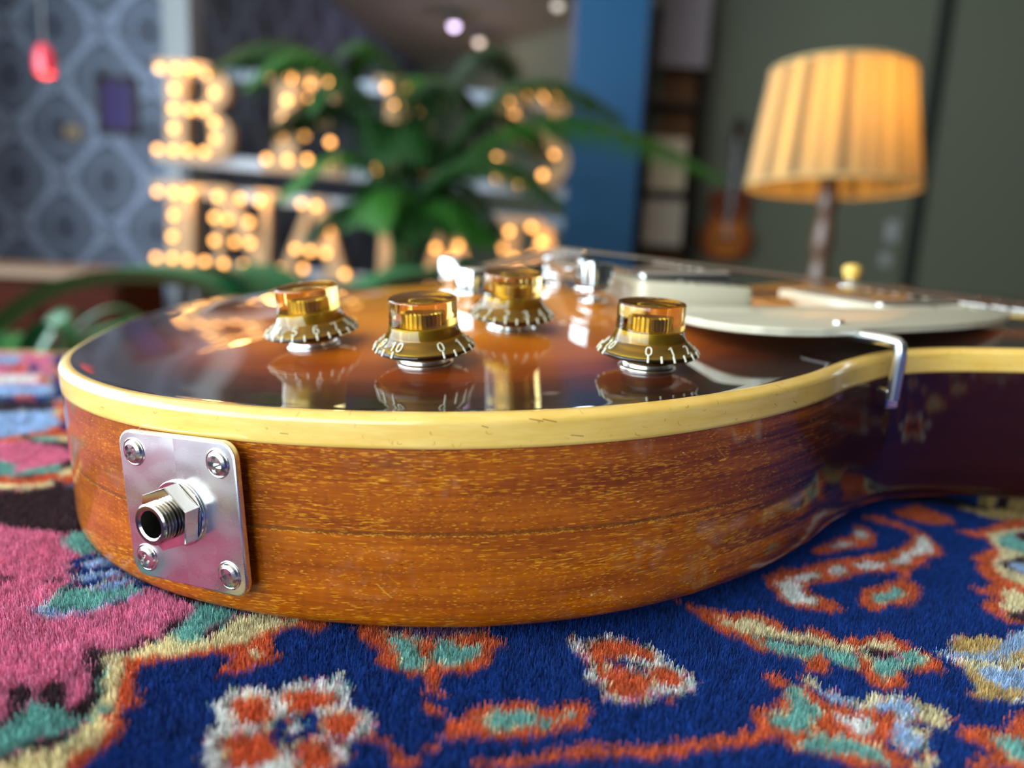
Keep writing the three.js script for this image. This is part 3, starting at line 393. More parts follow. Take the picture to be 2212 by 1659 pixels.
["white",[741,-1943,792,-1985,816,-1960,793,-1897,822,-1858,804,-1832,759,-1843,735,-1865]],
["white",[799,-2005,885,-2033,878,-2004,823,-1979]],
["white",[923,-2057,967,-2092,995,-2085,964,-2042,925,-2028]],
["white",[1017,-2098,1068,-2134,1114,-2129,1118,-2109,1031,-2079]],
["white",[1143,-2143,1213,-2205,1269,-2245,1324,-2334,1354,-2375,1361,-2351,1350,-2301,1317,-2239,1245,-2198,1198,-2139,1141,-2112]],
["teal",[984,-1900,1022,-1921,1064,-1960,1085,-1945,1076,-1909,1042,-1889,981,-1858]],
["orange",[909,-2180,1042,-2287,1145,-2373,1147,-2412,1179,-2429,1196,-2380,1182,-2316,1134,-2251,1070,-2232,975,-2177]],
["white",[1129,-2371,1161,-2388,1174,-2352,1142,-2311,1123,-2333]],
["white",[1003,-2247,1064,-2284,1106,-2295,1083,-2263,1015,-2231]],
["orange",[1361,-2593,1496,-2672,1543,-2560,1532,-2502,1448,-2478,1383,-2510]],
["tan",[1976,-3018,2233,-3038,1923,-2582,1704,-2567,1623,-2706,1806,-2830]],
["brown",[1927,-2936,2111,-2945,1991,-2806,1866,-2789]],
["orange",[1505,-2445,1570,-2427,1658,-2492,1751,-2559,1944,-2613,1378,-1782,1274,-1794,1250,-1830,1269,-1888,1336,-1920,1284,-1975,1300,-1995,1331,-1971,1383,-2050,1383,-2109,1398,-2141,1435,-2166,1416,-2196,1535,-2289,1558,-2303,1561,-2363,1509,-2407]],
["cream",[1585,-2404,1695,-2470,1881,-2520,1405,-1822,1318,-1852,1309,-1875,1353,-1921,1366,-1975,1407,-1988,1444,-2116,1463,-2169,1551,-2267]],
["teal",[1585,-2354,1705,-2445,1861,-2491,1698,-2251,1586,-2272]],
["brown",[1710,-2445,1786,-2455,1732,-2372,1668,-2364]],
["brown",[1478,-2171,1598,-2239,1650,-2180,1604,-2114,1491,-2121]],
["sky",[1509,-2164,1681,-2227,1590,-2092,1510,-2103]],
["orange",[1397,-2111,1429,-2084,1457,-2021,1464,-1967,1416,-1962,1407,-2034]],
["brown",[1300,-1842,1446,-1881,1389,-1797,1287,-1803]],
["orange",[443,-1835,480,-1805,519,-1787,556,-1769,611,-1774,669,-1759,685,-1699,723,-1692,756,-1726,776,-1697,791,-1660,852,-1685,884,-1678,919,-1711,947,-1684,964,-1639,980,-1613,996,-1579,972,-1544,938,-1532,908,-1546,879,-1544,882,-1511,861,-1478,818,-1463,791,-1473,796,-1504,792,-1536,753,-1566,731,-1582,726,-1522,682,-1514,658,-1525,675,-1559,650,-1583,607,-1597,575,-1603,564,-1648,521,-1673,500,-1711]],
["cream",[521,-1755,561,-1727,610,-1753,658,-1726,666,-1687,735,-1684,770,-1658,835,-1636,869,-1667,932,-1664,908,-1624,852,-1628,807,-1615,758,-1638,699,-1651,646,-1656,586,-1689,539,-1705]],
["teal",[592,-1641,648,-1647,717,-1634,760,-1620,814,-1598,796,-1545,756,-1550,728,-1599,693,-1570,660,-1584,617,-1598]],
["teal",[839,-1600,909,-1607,954,-1638,971,-1594,951,-1567,893,-1553,840,-1500,824,-1507,826,-1539]],
["brown",[565,-1687,606,-1671,666,-1658,764,-1630,823,-1608,846,-1637,904,-1615,928,-1635,905,-1597,824,-1599,750,-1619,624,-1649]],
["orange",[567,-1493,589,-1510,613,-1489,612,-1458,635,-1475,659,-1432,671,-1397,701,-1406,715,-1380,741,-1382,760,-1376,790,-1379,778,-1344,749,-1292,724,-1272,744,-1250,763,-1212,647,-1204,607,-1235,566,-1249,539,-1258,553,-1277,509,-1286,461,-1258,410,-1243,344,-1221,298,-1218,252,-1209,238,-1219,210,-1206,109,-1193,110,-1221,152,-1230,188,-1244,201,-1228,245,-1242,271,-1239,337,-1258,410,-1273,474,-1302,508,-1311,493,-1342,512,-1377,553,-1374,554,-1401,576,-1418,600,-1449,567,-1469]],
["teal",[607,-1457,634,-1459,634,-1422,648,-1381,618,-1345,597,-1311,548,-1308,523,-1331,529,-1351,578,-1362,586,-1397]],
["teal",[559,-1272,613,-1300,652,-1297,697,-1282,710,-1259,699,-1219,657,-1244,611,-1246,568,-1255]],
["white",[663,-1375,692,-1364,728,-1360,728,-1334,708,-1307,689,-1318,666,-1342]],
["sky",[673,-1455,703,-1443,727,-1408,760,-1404,793,-1421,841,-1439,860,-1391,798,-1359,788,-1339,813,-1309,795,-1265,763,-1257,741,-1291,774,-1344,790,-1379,744,-1389,707,-1400,676,-1418]],
["orange",[728,-1334,756,-1323,739,-1297,716,-1308]],
["orange",[757,-1369,790,-1379,777,-1351,751,-1349]],
["cream",[649,-1500,675,-1486,677,-1455,648,-1461]],
["cream",[727,-1408,777,-1441,828,-1438,866,-1420,890,-1407,897,-1374,865,-1338,839,-1343,801,-1366,852,-1384,833,-1431,781,-1413,744,-1389]],
["sky",[794,-1414,834,-1424,856,-1391,805,-1373]],
["cream",[805,-1340,829,-1323,797,-1277,805,-1249,779,-1214,748,-1211,791,-1265]],
["orange",[876,-1320,908,-1348,956,-1345,982,-1334,1034,-1391,1071,-1415,1134,-1420,989,-1207,908,-1228,842,-1218,859,-1241,926,-1269,903,-1297]],
["teal",[944,-1313,986,-1322,1063,-1315,1008,-1235,956,-1243,945,-1288]],
["tan",[1091,-1707,1134,-1712,1193,-1707,1218,-1690,1258,-1704,1347,-1732,1150,-1443,1035,-1448,984,-1451,1016,-1484,1026,-1532,1031,-1582,1026,-1599]],
["sky",[1000,-1624,1062,-1638,1103,-1624,1166,-1648,1251,-1743,1362,-1753,1325,-1700,1169,-1621,1106,-1580,1072,-1603,1036,-1592]],
["sky",[1046,-1558,1115,-1564,1246,-1584,1171,-1474,1111,-1484,1073,-1496]],
["cream",[1036,-1609,1086,-1596,1142,-1592,1194,-1614,1171,-1578,1095,-1563,1036,-1566]]];
const RES = 1600;   // pixels per metre
const rugCanvas = canvas(Math.round((RUG.x1 - RUG.x0) * RES), Math.round((RUG.z1 - RUG.z0) * RES), (c, w, h) => {
  const X = (x) => (x - RUG.x0) * RES, Z = (z) => (z - RUG.z0) * RES, css = (n) => `rgb(${DYE_NAMES.indexOf(n) * 20 + 10},0,0)`;
  c.fillStyle = css('navy'); c.fillRect(0, 0, w, h);
  const blob = (n, x, z, r, k, a0) => { c.fillStyle = css(n); c.beginPath(); for (let i = 0; i <= 96; i++) { const a = i / 96 * Math.PI * 2, q = r * (1 + (k > 8 ? 0.07 : 0.28) * Math.cos(k * a + a0)); c.lineTo(X(x + q * Math.cos(a)), Z(z + q * Math.sin(a))); } c.fill(); };
  for (let i = 0; i < 26; i++) { c.strokeStyle = css('orange'); c.lineWidth = 6; const x = rr(RUG.x0, RUG.x1), z = rr(RUG.z0, RUG.z1); c.beginPath(); c.moveTo(X(x), Z(z)); c.bezierCurveTo(X(x + rr(-0.1, 0.1)), Z(z + rr(-0.08, 0.08)), X(x + rr(-0.2, 0.2)), Z(z + rr(-0.1, 0.1)), X(x + rr(-0.25, 0.25)), Z(z + rr(-0.15, 0.15))); c.stroke(); }
  for (let i = 0; i < 170; i++) { const x = rr(RUG.x0, RUG.x1), z = rr(RUG.z0, RUG.z1), r = rr(0.008, 0.03), k = 4 + Math.floor(rnd() * 4); const set = [['white', 'orange', 'navy'], ['orange', 'teal', 'cream'], ['orange', 'cream', 'teal'], ['cream', 'sky', 'orange']][Math.floor(rnd() * 4)]; blob(set[0], x, z, r, k, 0.3); blob(set[1], x, z, r * 0.74, k, 0.3); blob(set[2], x, z, r * 0.34, k, 1); }
  for (const [n, r] of [['orange', 0.17], ['cream', 0.163], ['brown', 0.155], ['pink', 0.147]]) blob(n, -0.3, -0.2, r, 12, 0.2 / 12);
  for (let i = 0; i < 9; i++) { const an = i * 0.7; blob('teal', -0.28 + 0.11 * Math.cos(an), -0.19 + 0.11 * Math.sin(an), 0.017, 3, an); blob('sky', -0.28 + 0.11 * Math.cos(an), -0.19 + 0.11 * Math.sin(an), 0.008, 3, an); }
  blob('navy', -0.28, -0.19, 0.05, 6, 0); blob('cream', -0.28, -0.19, 0.03, 6, 0);
  c.fillStyle = css('navy'); c.fillRect(X(-0.12), Z(-0.36), X(0.24) - X(-0.12), Z(-0.07) - Z(-0.36));
  for (const [n, p] of WEAVE) { c.fillStyle = css(n); c.beginPath(); for (let i = 0; i < p.length; i += 2) c.lineTo(X(p[i] / 10000), Z(p[i + 1] / 10000)); c.fill(); }
  for (const [n, z, t] of [['orange', RUG.z0 + 0.004, 0.004], ['cream', RUG.z0, 0.004]]) { c.fillStyle = css(n); c.fillRect(0, Z(z), w, t * RES); }
});
const rugData = rugCanvas.getContext('2d').getImageData(0, 0, rugCanvas.width, rugCanvas.height).data;
function dyeAt(x, z) { const i = clamp(Math.round((x - RUG.x0) * RES), 0, rugCanvas.width - 1), j = clamp(Math.round((z - RUG.z0) * RES), 0, rugCanvas.height - 1); return DYE[DYE_NAMES[clamp(Math.round((rugData[(j * rugCanvas.width + i) * 4] - 10) / 20), 0, DYE_NAMES.length - 1)]]; }
const rug = thing('rug', 'hand-knotted navy, pink and rust floral wool rug under the guitar', 'rug', [0, PILE - PILE_H, 0]);
part('rug_backing', box(RUG.x1 - RUG.x0, 0.004, RUG.z1 - RUG.z0, (RUG.x0 + RUG.x1) / 2, -0.002, (RUG.z0 + RUG.z1) / 2), std(new THREE.Color(0.05, 0.05, 0.09), 0.95), rug);
{
  // one tuft: a bunch of tapering wool fibres, 1 unit tall
  const pos = [], nor = [], col = [], idx = [];
  const BL = 8, SEG = 4;
  for (let b = 0; b < BL; b++) {
    const a0 = rr(0, 6.28), r0 = rr(0, 0.045), a1 = rr(0, 6.28), lean = rr(0.02, 0.12), h = rr(0.82, 1.05), curl = rr(0.6, 2.2), thick = rr(0.012, 0.023), tint = rr(0.5, 1.35), tw = rr(0, 6.28);
    const base = pos.length / 3;
    for (let k = 0; k <= SEG; k++) {
      const t = k / SEG, off = lean * Math.pow(t, curl), cx = Math.cos(a0) * r0 + Math.cos(a1) * off, cz = Math.sin(a0) * r0 + Math.sin(a1) * off, cy = h * t - 0.5 * off * off, r = thick * (1 - 0.75 * t * t);
      for (let s = 0; s < 3; s++) { const a = tw + s * 2.094; pos.push(cx + Math.cos(a) * r, cy, cz + Math.sin(a) * r); nor.push(Math.cos(a), 0.15, Math.sin(a)); col.push(tint, tint, tint); }
    }
    for (let k = 0; k < SEG; k++) for (let s = 0; s < 3; s++) { const p = base + k * 3 + s, q = base + k * 3 + (s + 1) % 3; idx.push(p, p + 3, q, q, p + 3, q + 3); }
    const e = base + SEG * 3; idx.push(e, e + 2, e + 1);
  }
  const g = new THREE.BufferGeometry(); g.setAttribute('position', new THREE.Float32BufferAttribute(pos, 3)); g.setAttribute('normal', new THREE.Float32BufferAttribute(nor, 3)); g.setAttribute('color', new THREE.Float32BufferAttribute(col, 3)); g.setIndex(idx);
  const inv = guitar.matrixWorld.copy(new THREE.Matrix4().compose(guitar.position, guitar.quaternion, V3(1, 1, 1))).clone().invert(), fwd = inv.clone().invert(), p = V3(), list = [];
  const fill = (x0, x1, z0, z1, step, wide, skip) => {
    for (let z = z0; z < z1; z += step) for (let x = x0; x < x1; x += step) {
      const X = x + rr(-0.5, 0.5) * step, Z = z + rr(-0.5, 0.5) * step; if (skip && skip(X, Z)) continue;
      let h = PILE_H * rr(0.88, 1.08) * (1 + 0.07 * noise.noise(X * 60, Z * 60, 0.5));
      p.set(X, 0.0, Z).applyMatrix4(inv);
      if (insideBody(p.x, p.z)) { const d = edgeDistance(p.x, p.z); if (d > 0.03) continue; p.y = d < 0.0075 ? 0.004 * Math.pow(1 - d / 0.0075, 2) : 0; p.applyMatrix4(fwd); h = Math.min(h, p.y - (PILE - PILE_H) - 0.0006); if (h < 0.0025) continue; }
      list.push([X, Z, h, wide]);
    }
  };
  const near = (x, z) => x > -0.2 && x < 0.32 && z > -0.34 && z < -0.085, mid = (x, z) => x > -0.5 && x < 0.6 && z > -0.492 && z < -0.06;
  fill(-0.2, 0.32, -0.34, -0.085, 0.00072, 1.1);
  fill(-0.5, 0.6, -0.492, -0.06, 0.0019, 1.9, near);
  fill(RUG.x0, RUG.x1, RUG.z0, RUG.z1, 0.0042, 4, mid);
  const wool = phys(0xffffff, 0.75, { specularIntensity: 0.5, vertexColors: true }); const im = new THREE.InstancedMesh(g, wool, list.length), M = new THREE.Matrix4(), Q = new THREE.Quaternion(), E = new THREE.Euler(), S = V3(), P = V3(), C = new THREE.Color();
  list.forEach(([x, z, h, wide], i) => {
    const jx = x + rr(-0.0005, 0.0005), jz = z + rr(-0.0005, 0.0005), d = dyeAt(jx, jz), n = 0.5 + 0.5 * noise.noise(x * 160, z * 160, 3);
    const lx = 0.05 + 0.16 * noise.noise(x * 45, z * 45, 1) + rr(-0.1, 0.1), lz = 0.03 + 0.16 * noise.noise(x * 45, z * 45, 9) + rr(-0.1, 0.1);
    E.set(lz, rr(0, 6.283), -lx, 'XZY'); Q.setFromEuler(E); S.set(h * wide, h, h * wide); P.set(x, 0, z); M.compose(P, Q, S); im.setMatrixAt(i, M);
    const v = 0.68 + 0.5 * n * rr(0.7, 1.2) + rr(-0.34, 0.34), y = rr(0.0, 0.03); C.setRGB(d[0] * v + y * 0.05, d[1] * v + y * 0.05, d[2] * v + y * 0.05); im.setColorAt(i, C);
  });
  im.name = 'rug_pile'; im.userData.kind = 'stuff'; lit(im); rug.add(im);
}
{
  const t = thing('low_table', 'low dark wooden table hidden under the rug', 'table', [0, ROOM.floor, 0]), w = std(new THREE.Color(0.06, 0.03, 0.018), 0.5), y1 = PILE - PILE_H - 0.004 - ROOM.floor;
  part('table_top', box(RUG.x1 - RUG.x0 - 0.02, 0.04, RUG.z1 - RUG.z0 - 0.02, (RUG.x0 + RUG.x1) / 2, y1 - 0.02, (RUG.z0 + RUG.z1) / 2, 0.004), w, t);
  for (const x of [RUG.x0 + 0.06, RUG.x1 - 0.06]) for (const z of [RUG.z0 + 0.06, RUG.z1 - 0.06]) part('leg', cyl(0.028, 0.022, y1 - 0.04, x, (y1 - 0.04) / 2, z, 20), w, t);
}
// ---------------------------------------------------------------- room shell
{
  const olive = std(new THREE.Color(0.19, 0.2, 0.14), 0.75), plaster = std(new THREE.Color(0.09, 0.09, 0.085), 0.85), ceilMat = std(new THREE.Color(0.58, 0.46, 0.35), 0.85);
  const F = ROOM.floor, Ht = ROOM.ceil - F, ym = (F + ROOM.ceil) / 2;
  const boards = texture(canvas(512, 512, (c, w, h) => { for (let i = 0; i < 8; i++) { const s = 60 + 20 * rnd(); c.fillStyle = `rgb(${s + 14},${s - 14},${s - 34})`; c.fillRect(0, i * 64, w, 63); for (let k = 0; k < 60; k++) { c.fillStyle = `rgba(20,10,4,${0.15 * rnd()})`; c.fillRect(rr(0, w), i * 64 + rr(0, 62), rr(30, 160), 1); } } })); boards.repeat.set(8, 11);
  struct('floor', box(8.6, 0.1, 13.4, 0.6, F - 0.05, -3.3), std(0xffffff, 0.5, { map: boards }));
  struct('ceiling', box(8.6, 0.1, 13.4, 0.6, ROOM.ceil + 0.05, -3.3), ceilMat);
  // wallpaper: an ogee lattice of pale rings
  const paper = canvas(512, 1024, (c, w, h) => {
    const im = c.createImageData(w, h);
    for (let y = 0; y < h; y++) for (let x = 0; x < w; x++) {
      let best = 0;
      for (const [cx, cy] of [[0, 0], [0, 1024], [512, 0], [512, 1024], [256, 512], [0, 512 * 2], [256, -512], [256, 1536]]) {
        const wx = 26 * noise.noise(x * 0.018, y * 0.018, 5), wy = 30 * noise.noise(x * 0.018, y * 0.018, 15), dx = (x + wx - cx) / 256, dy = (y + wy - cy) / 512, r = Math.abs(dx) * 1.02 + Math.pow(Math.abs(dy), 1.7) * 0.95;     // pointed oval
        const wob = 0.04 * noise.noise(x * 0.03, y * 0.03, 2), q = Math.hypot(dx * 1.15, dy * 1.0);
        const ring = Math.max(Math.exp(-Math.pow((r - 0.78 + wob) / 0.13, 2)), 0.6 * Math.exp(-Math.pow((q - 0.38 + wob) / 0.09, 2)), 0.45 * Math.exp(-Math.pow((q - 0.57 + wob) / 0.06, 2)));
        best = Math.max(best, ring);
      }
      const n = 0.5 + 0.5 * noise.noise(x * 0.05, y * 0.05, 4) + 0.35 * noise.noise(x * 0.16, y * 0.1, 8), t = clamp(best * (0.45 + 0.6 * n), 0, 1), i = (y * w + x) * 4;
      im.data[i] = 70 + 96 * t; im.data[i + 1] = 78 + 106 * t; im.data[i + 2] = 96 + 118 * t; im.data[i + 3] = 255;
    }
    c.putImageData(im, 0, 0);
  });
  const pt = texture(paper); pt.repeat.set(1 / 0.54, 1 / 0.56); const paperMat = std(0xffffff, 0.7, { map: pt });
  const metreUV = (g, ax) => { const p = g.attributes.position, n = g.attributes.normal, u = g.attributes.uv; for (let i = 0; i < p.count; i++) u.setXY(i, Math.abs(n.getX(i)) > 0.7 ? p.getZ(i) : p.getX(i), p.getY(i)); return g; };
  // papered wall that faces the camera on the left, and the wall behind it that runs away
  struct('wall_left_paper', metreUV(box(1.6, Ht, 0.14, -2.86, ym, -4.72)), paperMat);
  struct('trim_1', box(0.15, Ht, 0.2, -1.985, ym, -4.7, 0.006), std(new THREE.Color(0.34, 0.37, 0.4), 0.5));
  { const a = V3(-1.98, 0, -4.8), b = V3(-1.22, 0, -9.0), L = a.distanceTo(b), g = metreUV(box(L, Ht, 0.12)); const m = struct('wall_far_paper', g, paperMat); m.position.set((a.x + b.x) / 2, ym, (a.z + b.z) / 2); m.rotation.y = Math.atan2(-(b.z - a.z), b.x - a.x); }
  { const a = V3(-1.4, 0, -9.3), b = V3(0.75, 0, -6.6), L = a.distanceTo(b); const m = struct('wall_back', box(L, Ht, 0.12), olive); m.position.set((a.x + b.x) / 2, ym, (a.z + b.z) / 2); m.rotation.y = Math.atan2(-(b.z - a.z), b.x - a.x); }
  struct('wall_pillar', box(0.4, Ht, 0.4, 0.455, ym, -4.72, 0.008), phys(new THREE.Color(0.006, 0.085, 0.21), 0.5));
  struct('wall_right_back', box(1.9, Ht, 0.12, 1.83, ym, -5.66), olive);
  struct('wall_right_end', box(1.95, Ht, 0.12, 3.78, ym, -5.62), olive);
  struct('trim_2', box(0.07, Ht, 0.13, 2.79, ym, -5.6, 0.005), std(new THREE.Color(0.03, 0.034, 0.028), 0.6));
  struct('wall_alcove', box(0.12, Ht, 1.2, 0.86, ym, -6.1), olive);
  struct('wall_right', box(0.15, Ht, 9, ROOM.right + 0.07, ym, -1.4), plaster);
  // walls with windows: left of the camera and behind it
  const winMat = std(new THREE.Color(0.62, 0.62, 0.6), 0.5), pane = phys(new THREE.Color(0.97, 0.99, 1), 0.0, { transmission: 1, thickness: 0, ior: 1.5 });
  let wn = 0;
  for (const { name, a, b, at } of WINDOW_WALLS) {
    const { w, y0, y1 } = WIN, dx = b[0] - a[0], dz = b[1] - a[1], L = Math.hypot(dx, dz), turn = Math.atan2(-dz, dx), h = y1 - y0, yc = (y0 + y1) / 2;
    const geo = [box(L, y0 - F, 0.2, L / 2, (y0 + F) / 2, -0.1), box(L, ROOM.ceil - y1, 0.2, L / 2, (ROOM.ceil + y1) / 2, -0.1)];
    let x = 0; for (const c of [...at, L + w / 2]) { const e = c - w / 2; geo.push(box(e - x, h, 0.2, (x + e) / 2, yc, -0.1)); x = c + w / 2; }
    const m = struct(name, merge(geo), plaster); m.position.set(a[0], 0, a[1]); m.rotation.y = turn;
    for (const c of at) {
      const g = new THREE.Group(); g.name = 'window_' + ++wn; g.userData.kind = 'structure'; g.position.set(a[0] + dx * c / L, 0, a[1] + dz * c / L); g.rotation.y = turn; g.translateZ(-0.12); scene.add(g);
      part('window_frame', merge([box(w, 0.06, 0.08, 0, y0 + 0.03, 0), box(w, 0.06, 0.08, 0, y1 - 0.03, 0), box(0.06, h, 0.08, -w / 2 + 0.03, yc, 0), box(0.06, h, 0.08, w / 2 - 0.03, yc, 0)]), winMat, g);
      for (const k of [-1, 1]) part('mullion', box(0.04, h - 0.1, 0.05, k * w / 6, yc, 0), winMat, g);
      part('transom', box(w - 0.1, 0.05, 0.055, 0, y0 + h * 0.36, 0), winMat, g);
      part('window_sill', box(w + 0.1, 0.03, 0.2, 0, y0 - 0.01, 0.1), winMat, g);
      for (const k of [-1, 0, 1]) for (const [p, q] of [[y0 + 0.06, y0 + h * 0.36], [y0 + h * 0.36, y1 - 0.06]]) part('pane', new THREE.PlaneGeometry(w / 3 - 0.02, q - p).translate(k * w / 3 * 0.96, (p + q) / 2, -0.01), pane, g);
    }
  }
}
// ---------------------------------------------------------------- marquee sign
{
  const sign = thing('marquee_sign', 'two-row marquee letter sign with glowing warm bulbs on white rails', 'sign', [-0.8, 0.3, -3.72]); sign.rotation.z = -2.3 * R;
  const face = std(new THREE.Color(0.3, 0.21, 0.11), 0.6), railMat = std(new THREE.Color(0.26, 0.33, 0.43), 0.4), glass = std(new THREE.Color(0.9, 0.6, 0.3), 0.3, { emissive: new THREE.Color(1, 0.4, 0.075), emissiveIntensity: 5 });
  const L = SIGN;
  const bulbGeo = new THREE.SphereGeometry(0.0145, 14, 10), capGeo = new THREE.CylinderGeometry(0.014, 0.014, 0.02, 12).rotateX(Math.PI / 2).translate(0, 0, -0.024);
  for (const [ch, x0, x1, ya, yb, pts] of L) {
    const g = new TextGeometry(ch, { font: serif, size: 1, depth: 0.06, curveSegments: 10, bevelEnabled: false }); g.computeBoundingBox(); const b = g.boundingBox;
    g.translate(-b.min.x, -b.min.y, 0); g.scale((x1 - x0) / 1000 / (b.max.x - b.min.x), (yb - ya) / 1000 / (b.max.y - b.min.y), 1); g.translate(x0 / 1000, ya / 1000, -0.11);
    const m = part('letter_' + ch.toLowerCase(), g, face, sign);
    for (let i = 0; i < pts.length; i += 2) { const q = part('bulb', bulbGeo, glass, m); q.position.set(pts[i] / 1000, pts[i + 1] / 1000, 0); }
    const lamp = new THREE.PointLight(new THREE.Color(1, 0.5, 0.15), 0.12); lamp.position.set(pts[4] / 1000, pts[5] / 1000, 0); lamp.castShadow = true; m.add(lamp);
  }
  for (const y of [0.44, 0.035, -0.115, -0.47]) part('rail', box(2.0, 0.055, 0.07, 0.02, y, -0.15, 0.004), railMat, sign);
  for (const x of [-0.86, 0.92]) part('upright', box(0.05, 1.42, 0.04, x, -0.24, -0.2, 0.004), std(new THREE.Color(0.05, 0.05, 0.055), 0.5), sign);
}
// ---------------------------------------------------------------- table lamp and its side table
{
  const T = thing('side_table', 'round wooden side table carrying the lamp', 'table', [0.735, ROOM.floor, -1.9]), w = phys(new THREE.Color(0.09, 0.04, 0.02), 0.4, { clearcoat: 0.4 });
  part('table_top', lathe([[0, 0.43], [0.24, 0.43], [0.25, 0.44], [0.25, 0.455], [0.24, 0.46], [0, 0.46]], 48), w, T);
  for (let i = 0; i < 3; i++) { const a = i * 2.094; part('leg', cyl(0.018, 0.014, 0.45, Math.cos(a) * 0.16, 0.215, Math.sin(a) * 0.16, 16), w, T); }
  const l = thing('table_lamp', 'lit table lamp with pleated yellow fabric shade and turned wooden stem', 'lamp', [0.735, ROOM.floor + 0.46, -1.9]);
  part('base', lathe([[0, 0], [0.085, 0], [0.09, 0.012], [0.07, 0.03], [0.04, 0.045], [0.025, 0.06], [0, 0.06]], 48), w, l);
  const prof = [[0, 0.05], [0.02, 0.05]]; for (let i = 0; i <= 90; i++) { const t = i / 90, y = 0.05 + 0.5 * t; prof.push([0.017 + 0.011 * Math.pow(Math.abs(Math.sin(t * Math.PI * 5)), 0.6) * (1 - 0.45 * t), y]); } prof.push([0.008, 0.56], [0.008, 0.65], [0, 0.65]);
  part('stem', lathe(prof, 32), w, l);
  // pleated fabric shade, open at both ends
  const NA = 360, NY = 16, ps = [], id = [], uvs = []; const yb = 0.522, yt = 0.785;
  for (let k = 0; k <= NY; k++) for (let i = 0; i <= NA; i++) { const t = k / NY, a = i / NA * Math.PI * 2, r = (0.196 + (0.158 - 0.196) * t) * (1 + 0.006 * Math.sin(a * 90) + 0.004 * noise.noise(Math.cos(a) * 6, Math.sin(a) * 6, 3)); ps.push(Math.cos(a) * r, yb + (yt - yb) * t, Math.sin(a) * r); uvs.push(i / NA, t); }
  for (let k = 0; k < NY; k++) for (let i = 0; i < NA; i++) { const a = k * (NA + 1) + i; id.push(a, a + NA + 1, a + 1, a + 1, a + NA + 1, a + NA + 2); }
  const g = new THREE.BufferGeometry(); g.setAttribute('position', new THREE.Float32BufferAttribute(ps, 3)); g.setAttribute('uv', new THREE.Float32BufferAttribute(uvs, 2)); g.setIndex(id); g.computeVertexNormals();
  const cloth = texture(canvas(1024, 32, (c, w2, h2) => { for (let x = 0; x < w2; x++) { const s = 0.72 + 0.5 * noise.noise(x * 0.035, 1, 1) + 0.1 * noise.noise(x * 0.5, 3, 2); c.fillStyle = `rgb(${clamp(240 * s, 0, 255) | 0},${clamp(202 * s, 0, 255) | 0},${clamp(128 * s, 0, 255) | 0})`; c.fillRect(x, 0, 1, h2); } }));
  const sh = part('lamp_shade', g, phys(0xffffff, 1, { map: cloth, transmission: 0.5, thickness: 0, side: THREE.DoubleSide }), l); sh.rotation.x = -0.07; sh.position.set(0, 0, 0.045); sh.userData.label = 'pleated yellow fabric shade glowing from within';
  const trim = std(new THREE.Color(0.5, 0.36, 0.16), 0.8); part('shade_rim', new THREE.TorusGeometry(0.196, 0.004, 8, 96).rotateX(Math.PI / 2).translate(0, yb, 0), trim, sh); part('shade_rim', new THREE.TorusGeometry(0.158, 0.004, 8, 96).rotateX(Math.PI / 2).translate(0, yt, 0), trim, sh);
  part('shade_spider', merge([0, 1, 2].map((i) => new THREE.CylinderGeometry(0.002, 0.002, 0.158, 8).rotateZ(Math.PI / 2).translate(0.079, 0, 0).rotateY(i * 2.094).translate(0, 0.765, 0))), nickel, sh);
  const bulb = part('bulb', new THREE.SphereGeometry(0.032, 24, 16), std(new THREE.Color(1, 0.9, 0.7), 0.4, { emissive: new THREE.Color(1, 0.6, 0.2), emissiveIntensity: 6 }), l); bulb.position.y = 0.7;
  part('socket', cyl(0.015, 0.015, 0.06, 0, 0.645, 0, 20), std(new THREE.Color(0.1, 0.08, 0.05), 0.5), l);
  const p = new THREE.PointLight(new THREE.Color(1, 0.5, 0.07), 0.34); p.position.set(0, 0.7, 0); p.castShadow = true; l.add(p);
}
